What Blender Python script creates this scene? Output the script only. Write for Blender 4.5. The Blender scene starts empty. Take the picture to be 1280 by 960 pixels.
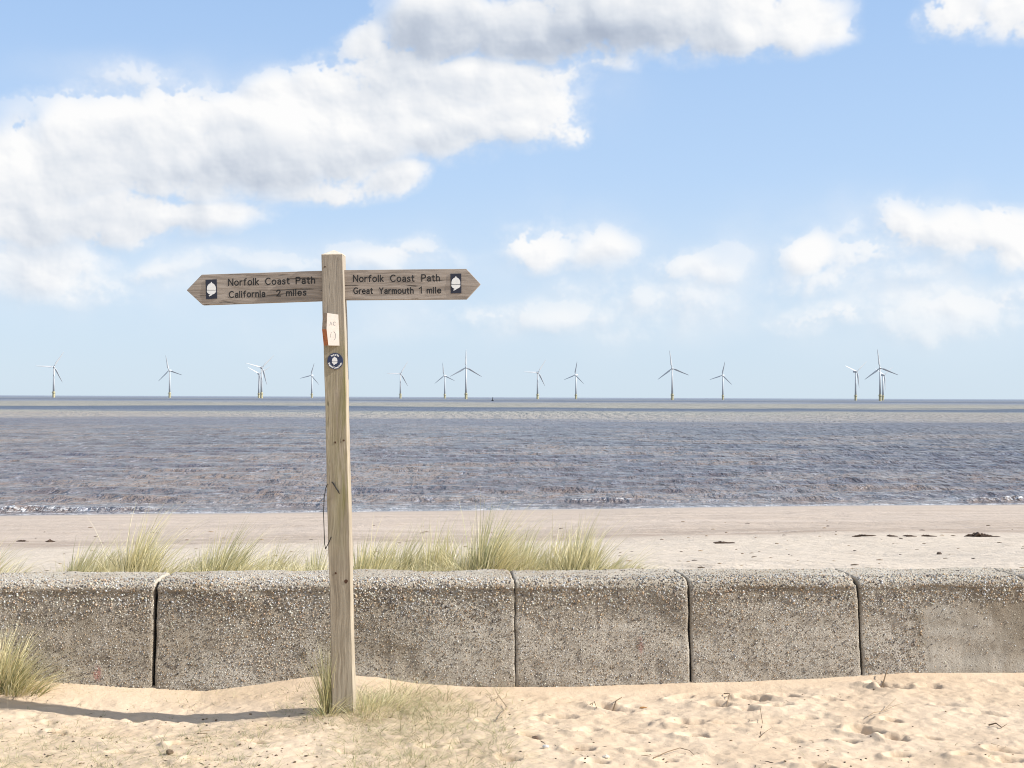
import bpy, bmesh, math, random
import numpy as np
from mathutils import Vector, Matrix

random.seed(7)
rng = np.random.default_rng(11)
scene = bpy.context.scene
COL = scene.collection
rad = math.radians

# ------------------------------------------------------------------ camera
F_PX = 1778.0                      # 50 mm lens on 36 mm sensor at 1280 px
CAM_Z = 1.47
PITCH = 0.535
ROLL = -0.228
cam_d = bpy.data.cameras.new("camera")
cam_d.sensor_width = 36.0
cam_d.lens = F_PX * 36.0 / 1280.0
cam_d.clip_start = 0.1
cam_d.clip_end = 120000.0
cam = bpy.data.objects.new("camera", cam_d)
COL.objects.link(cam)
CAM_R = Matrix.Rotation(rad(90 + PITCH), 3, 'X') @ Matrix.Rotation(rad(-ROLL), 3, 'Z')
cam.matrix_world = Matrix.Translation((0, 0, CAM_Z)) @ CAM_R.to_4x4()
scene.camera = cam


def ray(px, py):
    return (CAM_R @ Vector((px - 640.0, 480.0 - py, -F_PX))).normalized()


def at(px, py, D):
    """world point seen at photograph pixel px,py at forward distance D"""
    d = ray(px, py)
    return Vector((0, 0, CAM_Z)) + d * (D / d.y)


def on_z(px, py, z):
    d = ray(px, py)
    return Vector((0, 0, CAM_Z)) + d * ((z - CAM_Z) / d.z)


# ------------------------------------------------------------------ light
scene.view_settings.view_transform = 'Standard'
scene.view_settings.look = 'None'
scene.view_settings.gamma = 1.0
scene.cycles.pixel_filter_type = 'BLACKMAN_HARRIS'
scene.cycles.filter_width = 1.05
scene.view_settings.exposure = 0.60
SUN_EL = 34.0
SUN_AZ = 95.5                      # clockwise from +Y (straight ahead): to the right, a little behind the camera
SKY_STRENGTH = 0.15
sun_d = bpy.data.lights.new("sun", 'SUN')
sun_d.energy = 5.0
sun_d.angle = rad(0.53)
sun_d.color = (1.0, 0.965, 0.91)
sun = bpy.data.objects.new("sun", sun_d)
COL.objects.link(sun)
SUN_V = Vector((math.sin(rad(SUN_AZ)) * math.cos(rad(SUN_EL)),
                math.cos(rad(SUN_AZ)) * math.cos(rad(SUN_EL)), math.sin(rad(SUN_EL))))
sun.rotation_euler = SUN_V.to_track_quat('Z', 'Y').to_euler()
sun.location = SUN_V * 30


# ------------------------------------------------------------------ node helper
class NT:
    def __init__(self, tree):
        self.t = tree
        self.n = tree.nodes
        self.l = tree.links

    def put(self, socket, v):
        if v is None:
            return
        if isinstance(v, bpy.types.NodeSocket):
            self.l.new(v, socket)
        else:
            if hasattr(socket.default_value, '__len__') and not hasattr(v, '__len__'):
                v = [v] * len(socket.default_value)
            if hasattr(v, '__len__') and len(socket.default_value) == 4 and len(v) == 3:
                v = list(v) + [1.0]
            socket.default_value = v

    def math(self, op, a, b=None, c=None, clamp=False):
        n = self.n.new('ShaderNodeMath')
        n.operation = op
        n.use_clamp = clamp
        for i, v in enumerate((a, b, c)):
            if v is not None:
                self.put(n.inputs[i], v)
        return n.outputs[0]

    def vec(self, op, a, b=None, c=None):
        n = self.n.new('ShaderNodeVectorMath')
        n.operation = op
        for i, v in enumerate((a, b, c)):
            if v is not None:
                self.put(n.inputs[i], v)
        return n.outputs['Value'] if op in ('DOT_PRODUCT', 'LENGTH') else n.outputs[0]

    def ss(self, x, a, b, lo=0.0, hi=1.0):
        n = self.n.new('ShaderNodeMapRange')
        n.interpolation_type = 'SMOOTHSTEP'
        self.put(n.inputs[0], x)
        for i, v in zip((1, 2, 3, 4), (a, b, lo, hi)):
            n.inputs[i].default_value = v
        return n.outputs[0]

    def lin(self, x, a, b, lo=0.0, hi=1.0):
        n = self.n.new('ShaderNodeMapRange')
        self.put(n.inputs[0], x)
        for i, v in zip((1, 2, 3, 4), (a, b, lo, hi)):
            n.inputs[i].default_value = v
        return n.outputs[0]

    def noise(self, v, scale, detail=4, rough=0.55, dist=0.0, out=0):
        n = self.n.new('ShaderNodeTexNoise')
        self.put(n.inputs['Vector'], v)
        n.inputs['Scale'].default_value = scale
        n.inputs['Detail'].default_value = detail
        n.inputs['Roughness'].default_value = rough
        n.inputs['Distortion'].default_value = dist
        return n.outputs[out]

    def vor(self, v, scale, feature='F1', out='Distance', detail=0.0, rnd=1.0, smooth=None):
        n = self.n.new('ShaderNodeTexVoronoi')
        n.feature = feature
        self.put(n.inputs['Vector'], v)
        n.inputs['Scale'].default_value = scale
        n.inputs['Detail'].default_value = detail
        n.inputs['Randomness'].default_value = rnd
        if smooth is not None:
            n.inputs['Smoothness'].default_value = smooth
        return n.outputs[out]

    def mix(self, f, a, b, mode='MIX'):
        n = self.n.new('ShaderNodeMix')
        n.data_type = 'RGBA'
        n.blend_type = mode
        self.put(n.inputs[0], f)
        self.put(n.inputs[6], a)
        self.put(n.inputs[7], b)
        return n.outputs[2]

    def ramp(self, f, stops, interp='LINEAR'):
        n = self.n.new('ShaderNodeValToRGB')
        n.color_ramp.interpolation = interp
        cr = n.color_ramp
        while len(cr.elements) < len(stops):
            cr.elements.new(0.5)
        for e, (p, c) in zip(cr.elements, stops):
            e.position = p
            e.color = (c[0], c[1], c[2], 1)
        self.put(n.inputs[0], f)
        return n.outputs[0]

    def scale(self, v, s):
        return self.vec('MULTIPLY', v, s)

    def bump(self, h, strength, dist, normal=None):
        n = self.n.new('ShaderNodeBump')
        n.inputs['Strength'].default_value = strength
        n.inputs['Distance'].default_value = dist
        self.put(n.inputs['Height'], h)
        if normal is not None:
            self.l.new(normal, n.inputs['Normal'])
        return n.outputs[0]

    def attr(self, name, out='Color'):
        n = self.n.new('ShaderNodeAttribute')
        n.attribute_name = name
        return n.outputs[out]

    def tc(self, out='Object'):
        return self.n.new('ShaderNodeTexCoord').outputs[out]

    def sep(self, v):
        n = self.n.new('ShaderNodeSeparateXYZ')
        self.put(n.inputs[0], v)
        return n.outputs

    def comb(self, x=0.0, y=0.0, z=0.0):
        n = self.n.new('ShaderNodeCombineXYZ')
        for i, v in enumerate((x, y, z)):
            self.put(n.inputs[i], v)
        return n.outputs[0]


# ------------------------------------------------------------------ world: Nishita sky with computed clouds
# (px, py, rx, ry, thickness) in photograph pixels; turned into azimuth / elevation, so the clouds stand in the sky
CLOUDS = [
    (20, 215, 95, 80, 1.0), (110, 195, 95, 75, 1.0), (160, 190, 90, 80, 1.0), (235, 180, 100, 80, 1.0), (325, 175, 100, 72, 1.0),
    (430, 175, 105, 66, 1.0), (545, 165, 105, 50, 1.0), (640, 160, 95, 44, .95), (700, 178, 55, 20, .7),
    (490, 228, 60, 26, .85), (400, 232, 110, 24, .8), (170, 268, 150, 30, .95), (270, 262, 70, 28, .8), (30, 262, 90, 38, 1.0),
    (50, 318, 130, 55, .5), (430, 105, 85, 50, .9), (505, 85, 90, 65, 1.0), (600, 105, 130, 44, .95), (470, 45, 45, 30, .8), (380, 130, 90, 50, .9), (520, 140, 120, 40, 1.0), (660, 130, 70, 40, .8), (690, 100, 40, 30, .6),
    (185, 100, 75, 32, .30), (60, 135, 55, 22, .30),
    (560, 30, 85, 56, 1.0), (680, 30, 150, 56, 1.0), (800, 20, 160, 62, 1.0), (920, 15, 120, 58, 1.0),
    (1000, 20, 66, 46, .95), (1045, 30, 34, 24, .7), (800, -50, 290, 70, 1.0), (740, 78, 90, 20, .5),
    (678, 302, 58, 36, .78), (748, 315, 46, 38, .66), (1000, 322, 50, 32, .82), (1060, 320, 80, 38, .42),
    (1130, 288, 52, 46, .8), (1190, 296, 65, 42, .85), (1262, 300, 60, 46, .85), (1030, 350, 80, 22, .40), (1130, 346, 60, 14, .38),
    (1192, 12, 62, 34, .8), (1275, 12, 70, 36, .85),
    (500, 320, 105, 22, .42), (865, 336, 80, 22, .46), (1060, 394, 120, 24, .34), (1200, 388, 90, 30, .36), (1275, 378, 60, 28, .36),
    (680, 400, 190, 26, .29), (830, 372, 130, 30, .27), (120, 352, 80, 30, .36), (210, 330, 60, 20, .30), (350, 330, 80, 16, .22),
    (-90, 230, 120, 90, 1.0), (1400, 310, 120, 50, .8),
]
HAZES = [(60, 330, 200, 50, .50), (200, 340, 200, 45, .28), (480, 330, 170, 40, .35), (700, 395, 260, 34, .38), (900, 355, 160, 40, .35), (1080, 345, 180, 60, .42),
         (1200, 380, 180, 50, .42), (300, 90, 140, 30, .25), (150, 105, 120, 30, .35), (720, 300, 120, 55, .25), (520, 410, 300, 30, .22), (1130, 280, 200, 50, .25), (740, 110, 70, 50, .2)]
# darker undersides of the same clouds
SHADES = [
    (560, 48, 100, 34, .50), (640, 56, 140, 32, .50), (760, 60, 150, 26, .38), (880, 62, 100, 16, .22), (700, 15, 150, 40, .40), (540, 30, 60, 30, .3), (820, 40, 120, 30, .3),
    (230, 195, 100, 50, .27), (330, 215, 90, 38, .27), (130, 250, 120, 30, .20), (520, 205, 120, 24, .20), (450, 110, 110, 28, .30), (600, 105, 110, 20, .22),
    (600, 190, 90, 20, .25), (150, 285, 140, 14, .25), (1010, 335, 70, 18, .2), (740, 330, 60, 14, .2), (150, 172, 60, 30, .2),
]



def azel(px, py):
    d = ray(px, py)
    return math.atan2(d.x, d.y), math.asin(d.z)


def pnoise3(x, y, z, seed=0):
    """3D gradient noise, about -1..1"""
    xi, yi, zi = np.floor(x).astype(np.int64), np.floor(y).astype(np.int64), np.floor(z).astype(np.int64)
    fx, fy, fz = (x - xi).astype(np.float32), (y - yi).astype(np.float32), (z - zi).astype(np.float32)
    ux, uy, uz = [f * f * f * (f * (f * 6 - 15) + 10) for f in (fx, fy, fz)]
    out = 0
    for i in (0, 1):
        for j in (0, 1):
            for k in (0, 1):
                n = ((xi + i) * 374761393 + (yi + j) * 668265263 + (zi + k) * 2147483647 + seed * 144269) & 0xffffffff
                n = ((n ^ (n >> 13)) * 1274126177) & 0xffffffff
                n = (n ^ (n >> 16)) & 15
                g = GRAD[n]
                d = g[..., 0] * (fx - i) + g[..., 1] * (fy - j) + g[..., 2] * (fz - k)
                w = (ux if i else 1 - ux) * (uy if j else 1 - uy) * (uz if k else 1 - uz)
                out = out + w * d
    return out


GRAD = np.array([(1, 1, 0), (-1, 1, 0), (1, -1, 0), (-1, -1, 0), (1, 0, 1), (-1, 0, 1), (1, 0, -1), (-1, 0, -1),
                 (0, 1, 1), (0, -1, 1), (0, 1, -1), (0, -1, -1), (1, 1, 0), (-1, 1, 0), (0, -1, 1), (0, -1, -1)], np.float32)


def blur(a, r):
    r = max(1, int(round(r)))
    for ax in (0, 1):
        pad = [(0, 0), (0, 0)]
        pad[ax] = (r + 1, r)
        c_ = np.cumsum(np.pad(a, pad, mode='edge'), axis=ax)
        n = a.shape[ax]
        hi_ = np.take(c_, np.arange(2 * r + 1, 2 * r + 1 + n), axis=ax)
        lo_ = np.take(c_, np.arange(0, n), axis=ax)
        a = (hi_ - lo_) / (2 * r + 1)
    return a


def shift(a, dx, dy):
    """value found dx px to the right and dy px up"""
    ny, nx = a.shape
    ix = np.clip(np.arange(nx) + int(round(dx)), 0, nx - 1)
    iy = np.clip(np.arange(ny) + int(round(dy)), 0, ny - 1)
    return a[iy][:, ix]


def smo(x, a, b):
    t = np.clip((x - a) / (b - a), 0, 1)
    return t * t * (3 - 2 * t)


def cloud_image(name, az0, az1, el0, el1, w, h, octs):
    az, el = np.meshgrid(az0 + (np.arange(w) + .5) / w * (az1 - az0), el0 + (np.arange(h) + .5) / h * (el1 - el0))
    dx, dy, dz = np.sin(az) * np.cos(el), np.cos(az) * np.cos(el), np.sin(el)
    res = w / (az1 - az0)                      # px per radian
    # warp
    wx = sum(pnoise3(dx * f, dy * f, dz * f * 1.3, 5 + i) * g for i, (f, g) in enumerate([(11, .016), (26, .0075), (60, .003)]))
    wy = sum(pnoise3(dx * f, dy * f, dz * f * 1.3, 15 + i) * g for i, (f, g) in enumerate([(11, .012), (26, .0065), (60, .003)]))
    A, B = az + wx, el + wy
    E = np.full(az.shape, -3.0)
    front = (np.abs(az) < .75) & (el < .6)
    Af, Bf = A[front], B[front]
    e = np.full(Af.shape, -3.0)
    for (px, py, rx, ry, t) in CLOUDS:
        a_, b_ = azel(px, py)
        r2 = ((Af - a_) * F_PX / rx) ** 2 + ((Bf - b_) * F_PX / ry) ** 2
        v = t - r2 * (.45 + .55 * t)
        k = .16
        hmx = np.maximum(k - np.abs(e - v), 0) / k
        e = np.maximum(e, v) + hmx * hmx * k * .25
    E[front] = e
    SH = np.zeros(az.shape)
    sh = np.zeros(Af.shape)
    for (px, py, rx, ry, t) in SHADES:
        a_, b_ = azel(px, py)
        sh += t * np.exp(-1.2 * (((Af - a_) * F_PX / rx) ** 2 + ((Bf - b_) * F_PX / ry) ** 2))
    SH[front] = sh
    # scattered clouds of the same sort over the rest of the sky
    q = 1.0 / (dz + .22)
    gx_, gy_ = dx * q, dy * q
    gen = sum(pnoise3(gx_ * f, gy_ * f, 0 * gx_ + 3.3, 31 + i) * g for i, (f, g) in enumerate([(.9, 1.0), (2.1, .55), (4.7, .3)]))
    gen = np.clip(gen * 2.1 + .30, -2, .95)
    out = np.maximum(smo(np.abs(az), .40, .55), smo(el, .30, .40))
    E = np.maximum(E, gen * out - 2.0 * (1 - out))
    # billowing detail
    bil, fb, g, f = 0, 0, 1.0, 15.0
    ox, oy, oz = dx + wx * .5, dy, dz * 1.15 + wy * .5
    tot = 0
    for i in range(octs):
        n = pnoise3(ox * f, oy * f, oz * f, 51 + i)
        bil = bil + np.abs(n) * g
        fb = fb + n * g
        tot += g
        g *= .58
        f *= 2.03
    bil = bil / tot * 2.6
    fine = sum(pnoise3(ox * f_, oy * f_, oz * f_, 70 + i) * g_ for i, (f_, g_) in enumerate([(90., 1.), (190., .7), (400., .5)][:2 if octs < 6 else 3]))
    fb = fb / tot * 1.6
    ES = smo(E, -.5, .6)
    dens = E + (.50 + .35 * ES) * (bil - .55) + .72 * fb + .24 * fine
    thinw = smo(E, .0, .70)
    topness = smo(E - shift(E, 0, res * .016), .02, .35) * smo(E, -.9, .1)
    alpha = (smo(dens, -.12, .50) * (1 - topness) + smo(dens, .02, .26) * topness) * (.34 + .66 * thinw)
    soft = smo(dens, -.45, .35) * .30
    alpha = np.maximum(alpha, soft * smo(E, -.45, .25))
    # broad milky haze patches low in the sky
    hz = np.zeros(Af.shape)
    for (px, py, rx, ry, t) in HAZES:
        a_, b_ = azel(px, py)
        hz += t * np.exp(-1.4 * (((Af - a_) * F_PX / rx) ** 2 + ((Bf - b_) * F_PX / ry) ** 2))
    HZ = np.zeros(az.shape)
    HZ[front] = hz
    HZ = np.clip(HZ * (.75 + .9 * fb), 0, .7)
    alpha = alpha + (1 - alpha) * HZ
    # light: relief of the billows plus shade from the cloud that lies towards the sun
    Hh = np.clip(dens, -.3, 1.6)
    H1, H2 = blur(Hh, res * .0008), blur(Hh, res * .0045)
    rel = 0
    for Hq, amt, step in ((H1, .55, .0022), (H2, .95, .0075)):
        rel = rel + amt * (Hq - shift(Hq, res * step * .75, res * step * .8))
    C0 = blur(np.clip(dens, 0, 1.0), res * .006)
    occ = sum(shift(C0, res * d_ * .45, res * d_) for d_ in (.012, .026, .044)) / 3
    br = .915 + rel * .42 - .17 * smo(occ, .35, 1.0) * smo(C0, .2, .9) - SH * (.56 + .25 * fb) + .10 * (bil - .5)
    br = np.clip(br, 0, 1)[..., None]
    stops = [0, .30, .62, .85, 1.0]
    cols = np.array([(.43, .49, .60), (.55, .61, .71), (.76, .80, .86), (.90, .915, .94), (.985, .985, .985)])
    rgb = np.stack([np.interp(br[..., 0], stops, cols[:, i]) for i in range(3)], -1)
    img = bpy.data.images.new(name, w, h, alpha=True, float_buffer=True, is_data=True)
    img.alpha_mode = 'CHANNEL_PACKED'
    px = np.concatenate([rgb, alpha[..., None]], -1).astype(np.float32)
    img.pixels.foreach_set(px.ravel())
    img.update()
    return img


world = bpy.data.worlds.new("World")
scene.world = world
world.use_nodes = True
W = NT(world.node_tree)
W.n.clear()
WIN = (-.46, .46, -.002, .36)
img_front = cloud_image('front_clouds', *WIN, 1640, 640, 7)
img_all = cloud_image('all_clouds', -math.pi, math.pi, 0, math.pi / 2, 1536, 384, 4)
DIR = W.tc('Generated')
xyz = W.sep(DIR)
az = W.math('ARCTAN2', xyz[0], xyz[1])
el = W.math('ARCSINE', xyz[2])


def img_node(img, u, v, ext):
    n = W.n.new('ShaderNodeTexImage')
    n.image = img
    n.extension = ext
    n.interpolation = 'Cubic'
    W.put(n.inputs[0], W.comb(u, v, 0.0))
    return n


n1 = img_node(img_front, W.lin(az, WIN[0], WIN[1]), W.lin(el, WIN[2], WIN[3]), 'EXTEND')
n2 = img_node(img_all, W.lin(az, -math.pi, math.pi), W.lin(el, 0, math.pi / 2), 'EXTEND')
inwin = W.math('MULTIPLY', W.ss(W.math('ABSOLUTE', az), .455, .42), W.ss(el, .355, .32))
rgbc = W.mix(inwin, n2.outputs[0], n1.outputs[0])
alp = W.math('ADD', W.math('MULTIPLY', n1.outputs[1], inwin), W.math('MULTIPLY', n2.outputs[1], W.math('SUBTRACT', 1.0, inwin)))
alp = W.math('MULTIPLY', alp, W.ss(el, 0.0, .01))
K = 1.0 / (SKY_STRENGTH * 2 ** scene.view_settings.exposure)      # scene value that shows as white
sky = W.n.new('ShaderNodeTexSky')
sky.sky_type = 'NISHITA'
sky.sun_disc = False
sky.sun_elevation = rad(SUN_EL)
sky.sun_rotation = rad(SUN_AZ)
sky.altitude = 0
sky.air_density = 1.0
sky.dust_density = 0.3
sky.ozone_density = 2.0
# thin bright sea haze that pales the blue towards the horizon, all the way round
veil = W.ramp(W.lin(el, 0, .5), [(0.0, (.60, .735, .865)), (.12, (.575, .715, .89)), (.30, (.475, .645, .90)), (.55, (.38, .56, .86)), (1.0, (.26, .44, .78))])
veil = W.vec('MULTIPLY', veil, (K, K, K))
base = W.mix(W.lin(el, 0, 1.2, .93, .45), sky.outputs[0], veil)
cl = W.vec('MULTIPLY', rgbc, (K, K, K))
final = W.mix(alp, base, cl)
bg = W.n.new('ShaderNodeBackground')
W.put(bg.inputs[0], final)
bg.inputs[1].default_value = SKY_STRENGTH
wo = W.n.new('ShaderNodeOutputWorld')
W.l.new(bg.outputs[0], wo.inputs[0])
world.cycles.sampling_method = 'MANUAL'
world.cycles.sample_map_resolution = 512


# ------------------------------------------------------------------ numpy noise
def vnoise(x, y, seed=0):
    xi = np.floor(x).astype(np.int64)
    yi = np.floor(y).astype(np.int64)
    fx = x - xi
    fy = y - yi
    fx = fx * fx * fx * (fx * (fx * 6 - 15) + 10)
    fy = fy * fy * fy * (fy * (fy * 6 - 15) + 10)

    def h(a, b):
        n = (a * 374761393 + b * 668265263 + seed * 1442695041) & 0xffffffff
        n = ((n ^ (n >> 13)) * 1274126177) & 0xffffffff
        n = n ^ (n >> 16)
        return (n & 0xffff) / 65535.0
    return ((h(xi, yi) * (1 - fx) + h(xi + 1, yi) * fx) * (1 - fy)
            + (h(xi, yi + 1) * (1 - fx) + h(xi + 1, yi + 1) * fx) * fy)


def fbm(x, y, octs=4, gain=.5, seed=0):
    x = np.asarray(x, float)
    y = np.asarray(y, float)
    s = 0
    a = 1
    t = 0
    for i in range(octs):
        s = s + a * (vnoise(x * 2 ** i + 17.3 * i, y * 2 ** i + 9.1 * i, seed + i) - .5)
        t += a
        a *= gain
    return s / t * 2


def sst(x, a, b):
    t = np.clip((np.asarray(x, float) - a) / (b - a), 0, 1)
    return t * t * (3 - 2 * t)


# ------------------------------------------------------------------ object helpers
def tag(o, label=None, cat=None, group=None, kind=None):
    if label:
        o['label'] = label
    if cat:
        o['category'] = cat
    if group:
        o['group'] = group
    if kind:
        o['kind'] = kind
    return o


def empty(name, loc, label=None, cat=None, group=None, parent=None):
    o = bpy.data.objects.new(name, None)
    COL.objects.link(o)
    o.location = loc
    o.empty_display_size = .1
    if parent:
        o.parent = parent
    return tag(o, label, cat, group)


def wpos(o):
    p = Vector((0, 0, 0))
    while o is not None:
        p = p + o.location
        o = o.parent
    return p


def build(name, verts, faces, mat, parent=None, smooth=False, colors=None, origin=None, attrs=None, bevel=None):
    """one mesh object from world-space vertices"""
    v = np.asarray(verts, dtype=np.float64).reshape(-1, 3)
    base = np.array(wpos(parent)) if parent is not None else (np.array(origin) if origin is not None else np.zeros(3))
    v = v - base
    me = bpy.data.meshes.new(name)
    if isinstance(faces, np.ndarray):
        nf, k = faces.shape
        me.vertices.add(len(v))
        me.vertices.foreach_set('co', v.astype(np.float32).ravel())
        me.loops.add(nf * k)
        me.loops.foreach_set('vertex_index', faces.astype(np.int32).ravel())
        me.polygons.add(nf)
        me.polygons.foreach_set('loop_start', np.arange(0, nf * k, k, dtype=np.int32))
        me.update(calc_edges=True)
    else:
        me.from_pydata([tuple(p) for p in v], [], [tuple(f) for f in faces])
        me.update()
    me.validate()
    if colors is not None:
        c = np.ones((len(v), 4), np.float32)
        c[:, :3] = colors
        a = me.color_attributes.new('tint', 'FLOAT_COLOR', 'POINT')
        a.data.foreach_set('color', c.ravel())
    if attrs:
        for k_, val in attrs.items():
            a = me.attributes.new(k_, 'FLOAT', 'POINT')
            a.data.foreach_set('value', np.asarray(val, np.float32))
    me.polygons.foreach_set('use_smooth', [smooth] * len(me.polygons))
    if mat:
        me.materials.append(mat)
    o = bpy.data.objects.new(name, me)
    COL.objects.link(o)
    if parent is not None:
        o.parent = parent
    elif origin is not None:
        o.location = origin
    if bevel:
        b = o.modifiers.new('bevel', 'BEVEL')
        b.width = bevel
        b.segments = 2
        b.limit_method = 'ANGLE'
        b.angle_limit = rad(30)
    return o


def grid_faces(nr, nc):
    i = np.arange(nr * nc).reshape(nr, nc)
    return np.stack([i[:-1, :-1], i[:-1, 1:], i[1:, 1:], i[1:, :-1]], -1).reshape(-1, 4)


def prism(front, back):
    """closed solid between two matching polygons (front seen from -Y, counter-clockwise seen from the camera)"""
    n = len(front)
    vs = [tuple(p) for p in front] + [tuple(p) for p in back]
    fs = [tuple(range(n)), tuple(range(2 * n - 1, n - 1, -1))]
    for i in range(n):
        j = (i + 1) % n
        fs.append((i, n + i, n + j, j))
    return vs, fs


def tube(path, r, seg=6, taper=None):
    vs, fs = [], []
    n = len(path)
    for i, p in enumerate(path):
        p = Vector(p)
        a = Vector(path[max(0, i - 1)])
        b = Vector(path[min(n - 1, i + 1)])
        t = (b - a).normalized()
        u = t.orthogonal().normalized() if i == 0 else (u - t * u.dot(t)).normalized()
        w = t.cross(u)
        rr = r if taper is None else r * taper[i]
        for k in range(seg):
            an = 2 * math.pi * k / seg
            vs.append(tuple(p + (u * math.cos(an) + w * math.sin(an)) * rr))
    for i in range(n - 1):
        for k in range(seg):
            k2 = (k + 1) % seg
            fs.append((i * seg + k, i * seg + k2, (i + 1) * seg + k2, (i + 1) * seg + k))
    fs.append(tuple(range(seg - 1, -1, -1)))
    fs.append(tuple((n - 1) * seg + k for k in range(seg)))
    return vs, fs


def join(parts):
    vs, fs = [], []
    for v, f in parts:
        o = len(vs)
        vs += list(v)
        fs += [tuple(i + o for i in q) for q in f]
    return vs, fs


# ------------------------------------------------------------------ materials
def new_mat(name):
    m = bpy.data.materials.new(name)
    m.use_nodes = True
    m.node_tree.nodes.clear()
    M = NT(m.node_tree)
    p = M.n.new('ShaderNodeBsdfPrincipled')
    o = M.n.new('ShaderNodeOutputMaterial')
    M.l.new(p.outputs[0], o.inputs[0])
    return m, M, p


def simple(name, col, rough=.6, var=.12, scale=30, bumpd=.0):
    m, M, p = new_mat(name)
    c = M.tc()
    n = M.noise(c, scale, 5, .6)
    a = [x * (1 - var) for x in col]
    b = [min(1, x * (1 + var)) for x in col]
    M.put(p.inputs['Base Color'], M.mix(M.lin(n, .3, .7), a, b))
    p.inputs['Roughness'].default_value = rough
    if bumpd:
        M.put(p.inputs['Normal'], M.bump(n, .6, bumpd))
    return m


def wood(name, axis, cols, green=0.0, pale_low=None):
    m, M, p = new_mat(name)
    c = M.tc()
    st = {'x': (1.2, 14, 14), 'z': (14, 14, 0.9)}[axis]
    sf = {'x': (5, 120, 120), 'z': (120, 120, 4)}[axis]
    cw = M.vec('MULTIPLY_ADD', M.noise(c, 3.0, 2, .5, 0, out=1), (.05, .05, .05), c)
    g1 = M.noise(M.scale(cw, st), 2.2, 5, .6, .6)
    g2 = M.noise(M.scale(cw, sf), 1.0, 4, .65)
    g3 = M.noise(c, 7, 5, .6)
    t = M.math('ADD', M.math('MULTIPLY', g1, .5), M.math('MULTIPLY', g2, .5))
    col = M.ramp(t, [(.30, cols[0]), (.46, cols[1]), (.56, cols[2]), (.70, cols[3])])
    # darker weather cracks along the grain
    cr = M.noise(M.scale(cw, {'x': (2.5, 70, 70), 'z': (60, 60, 1.6)}[axis]), 1.0, 3, .6)
    crack = M.ss(cr, .37, .31)
    col = M.mix(M.math('MULTIPLY', crack, .85), col, (.045, .035, .028))
    col = M.mix(M.ss(g3, .45, .72, 0, .35), col, cols[4])
    if green:
        s = M.sep(c)
        gz = M.noise(M.scale(c, (18, 18, 2.2)), 1.0, 5, .7)
        side = M.ss(s[0], -.06, .03)
        hi = M.math('MULTIPLY', M.ss(s[2], .55, 1.0), M.ss(s[2], 1.85, 1.62))
        gm = M.math('MULTIPLY', M.math('MULTIPLY', M.math('MULTIPLY', M.ss(gz, .38, .58), M.ss(s[1], -.047, -.0495)), M.math('MULTIPLY_ADD', side, .7, .3)), hi)
        col = M.mix(M.math('MULTIPLY', gm, green), col, (.19, .175, .055))
        # lower, sheltered part keeps a yellower tone; upper part greyed by weather
        col = M.mix(M.ss(s[2], 1.5, 1.95, 0, .6), col, M.mix(g2, (.22, .19, .155), (.38, .335, .28)))
    M.put(p.inputs['Base Color'], col)
    p.inputs['Roughness'].default_value = .85
    h = M.math('SUBTRACT', M.math('MULTIPLY_ADD', g2, 1.0, g1), M.math('MULTIPLY', crack, 1.2))
    M.put(p.inputs['Normal'], M.bump(h, .75, .0022))
    return m


M_POST = wood('post_oak', 'z', [(.185, .145, .10), (.30, .245, .175), (.385, .325, .24), (.49, .42, .315), (.26, .225, .165)], green=.9)
M_FINGER = wood('finger_oak', 'x', [(.17, .14, .115), (.28, .235, .195), (.37, .315, .265), (.47, .41, .35), (.24, .20, .165)])
M_CAP = simple('cut_wood', (.60, .52, .41), .8, .15, 60, .001)
M_INK = simple('black_lettering', (.012, .011, .011), .6, .2, 80)
M_NAVY = simple('navy_panel', (.016, .018, .035), .45, .2, 40)
M_WHITE = simple('white_emblem', (.78, .78, .76), .5, .05, 50)
M_BADGE = simple('navy_badge', (.022, .034, .085), .35, .25, 60)
M_PALEFACE = simple('pale_block_face', (.47, .415, .365), .7, .08, 45, .0006)
M_ENDGRAIN = simple('block_end_wood', (.30, .23, .17), .85, .3, 70, .001)
M_ORANGEWOOD = simple('orange_brown_wood', (.36, .115, .032), .7, .35, 50, .001)
M_GREYPRINT = simple('faded_grey_print', (.22, .21, .21), .8, .2, 90)
M_WIRE = simple('black_wire', (.02, .018, .016), .5, .3, 60)
M_KNOT_HOLE = simple('dark_knot_and_hole', (.075, .035, .018), .9, .4, 160, .001)


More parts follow.
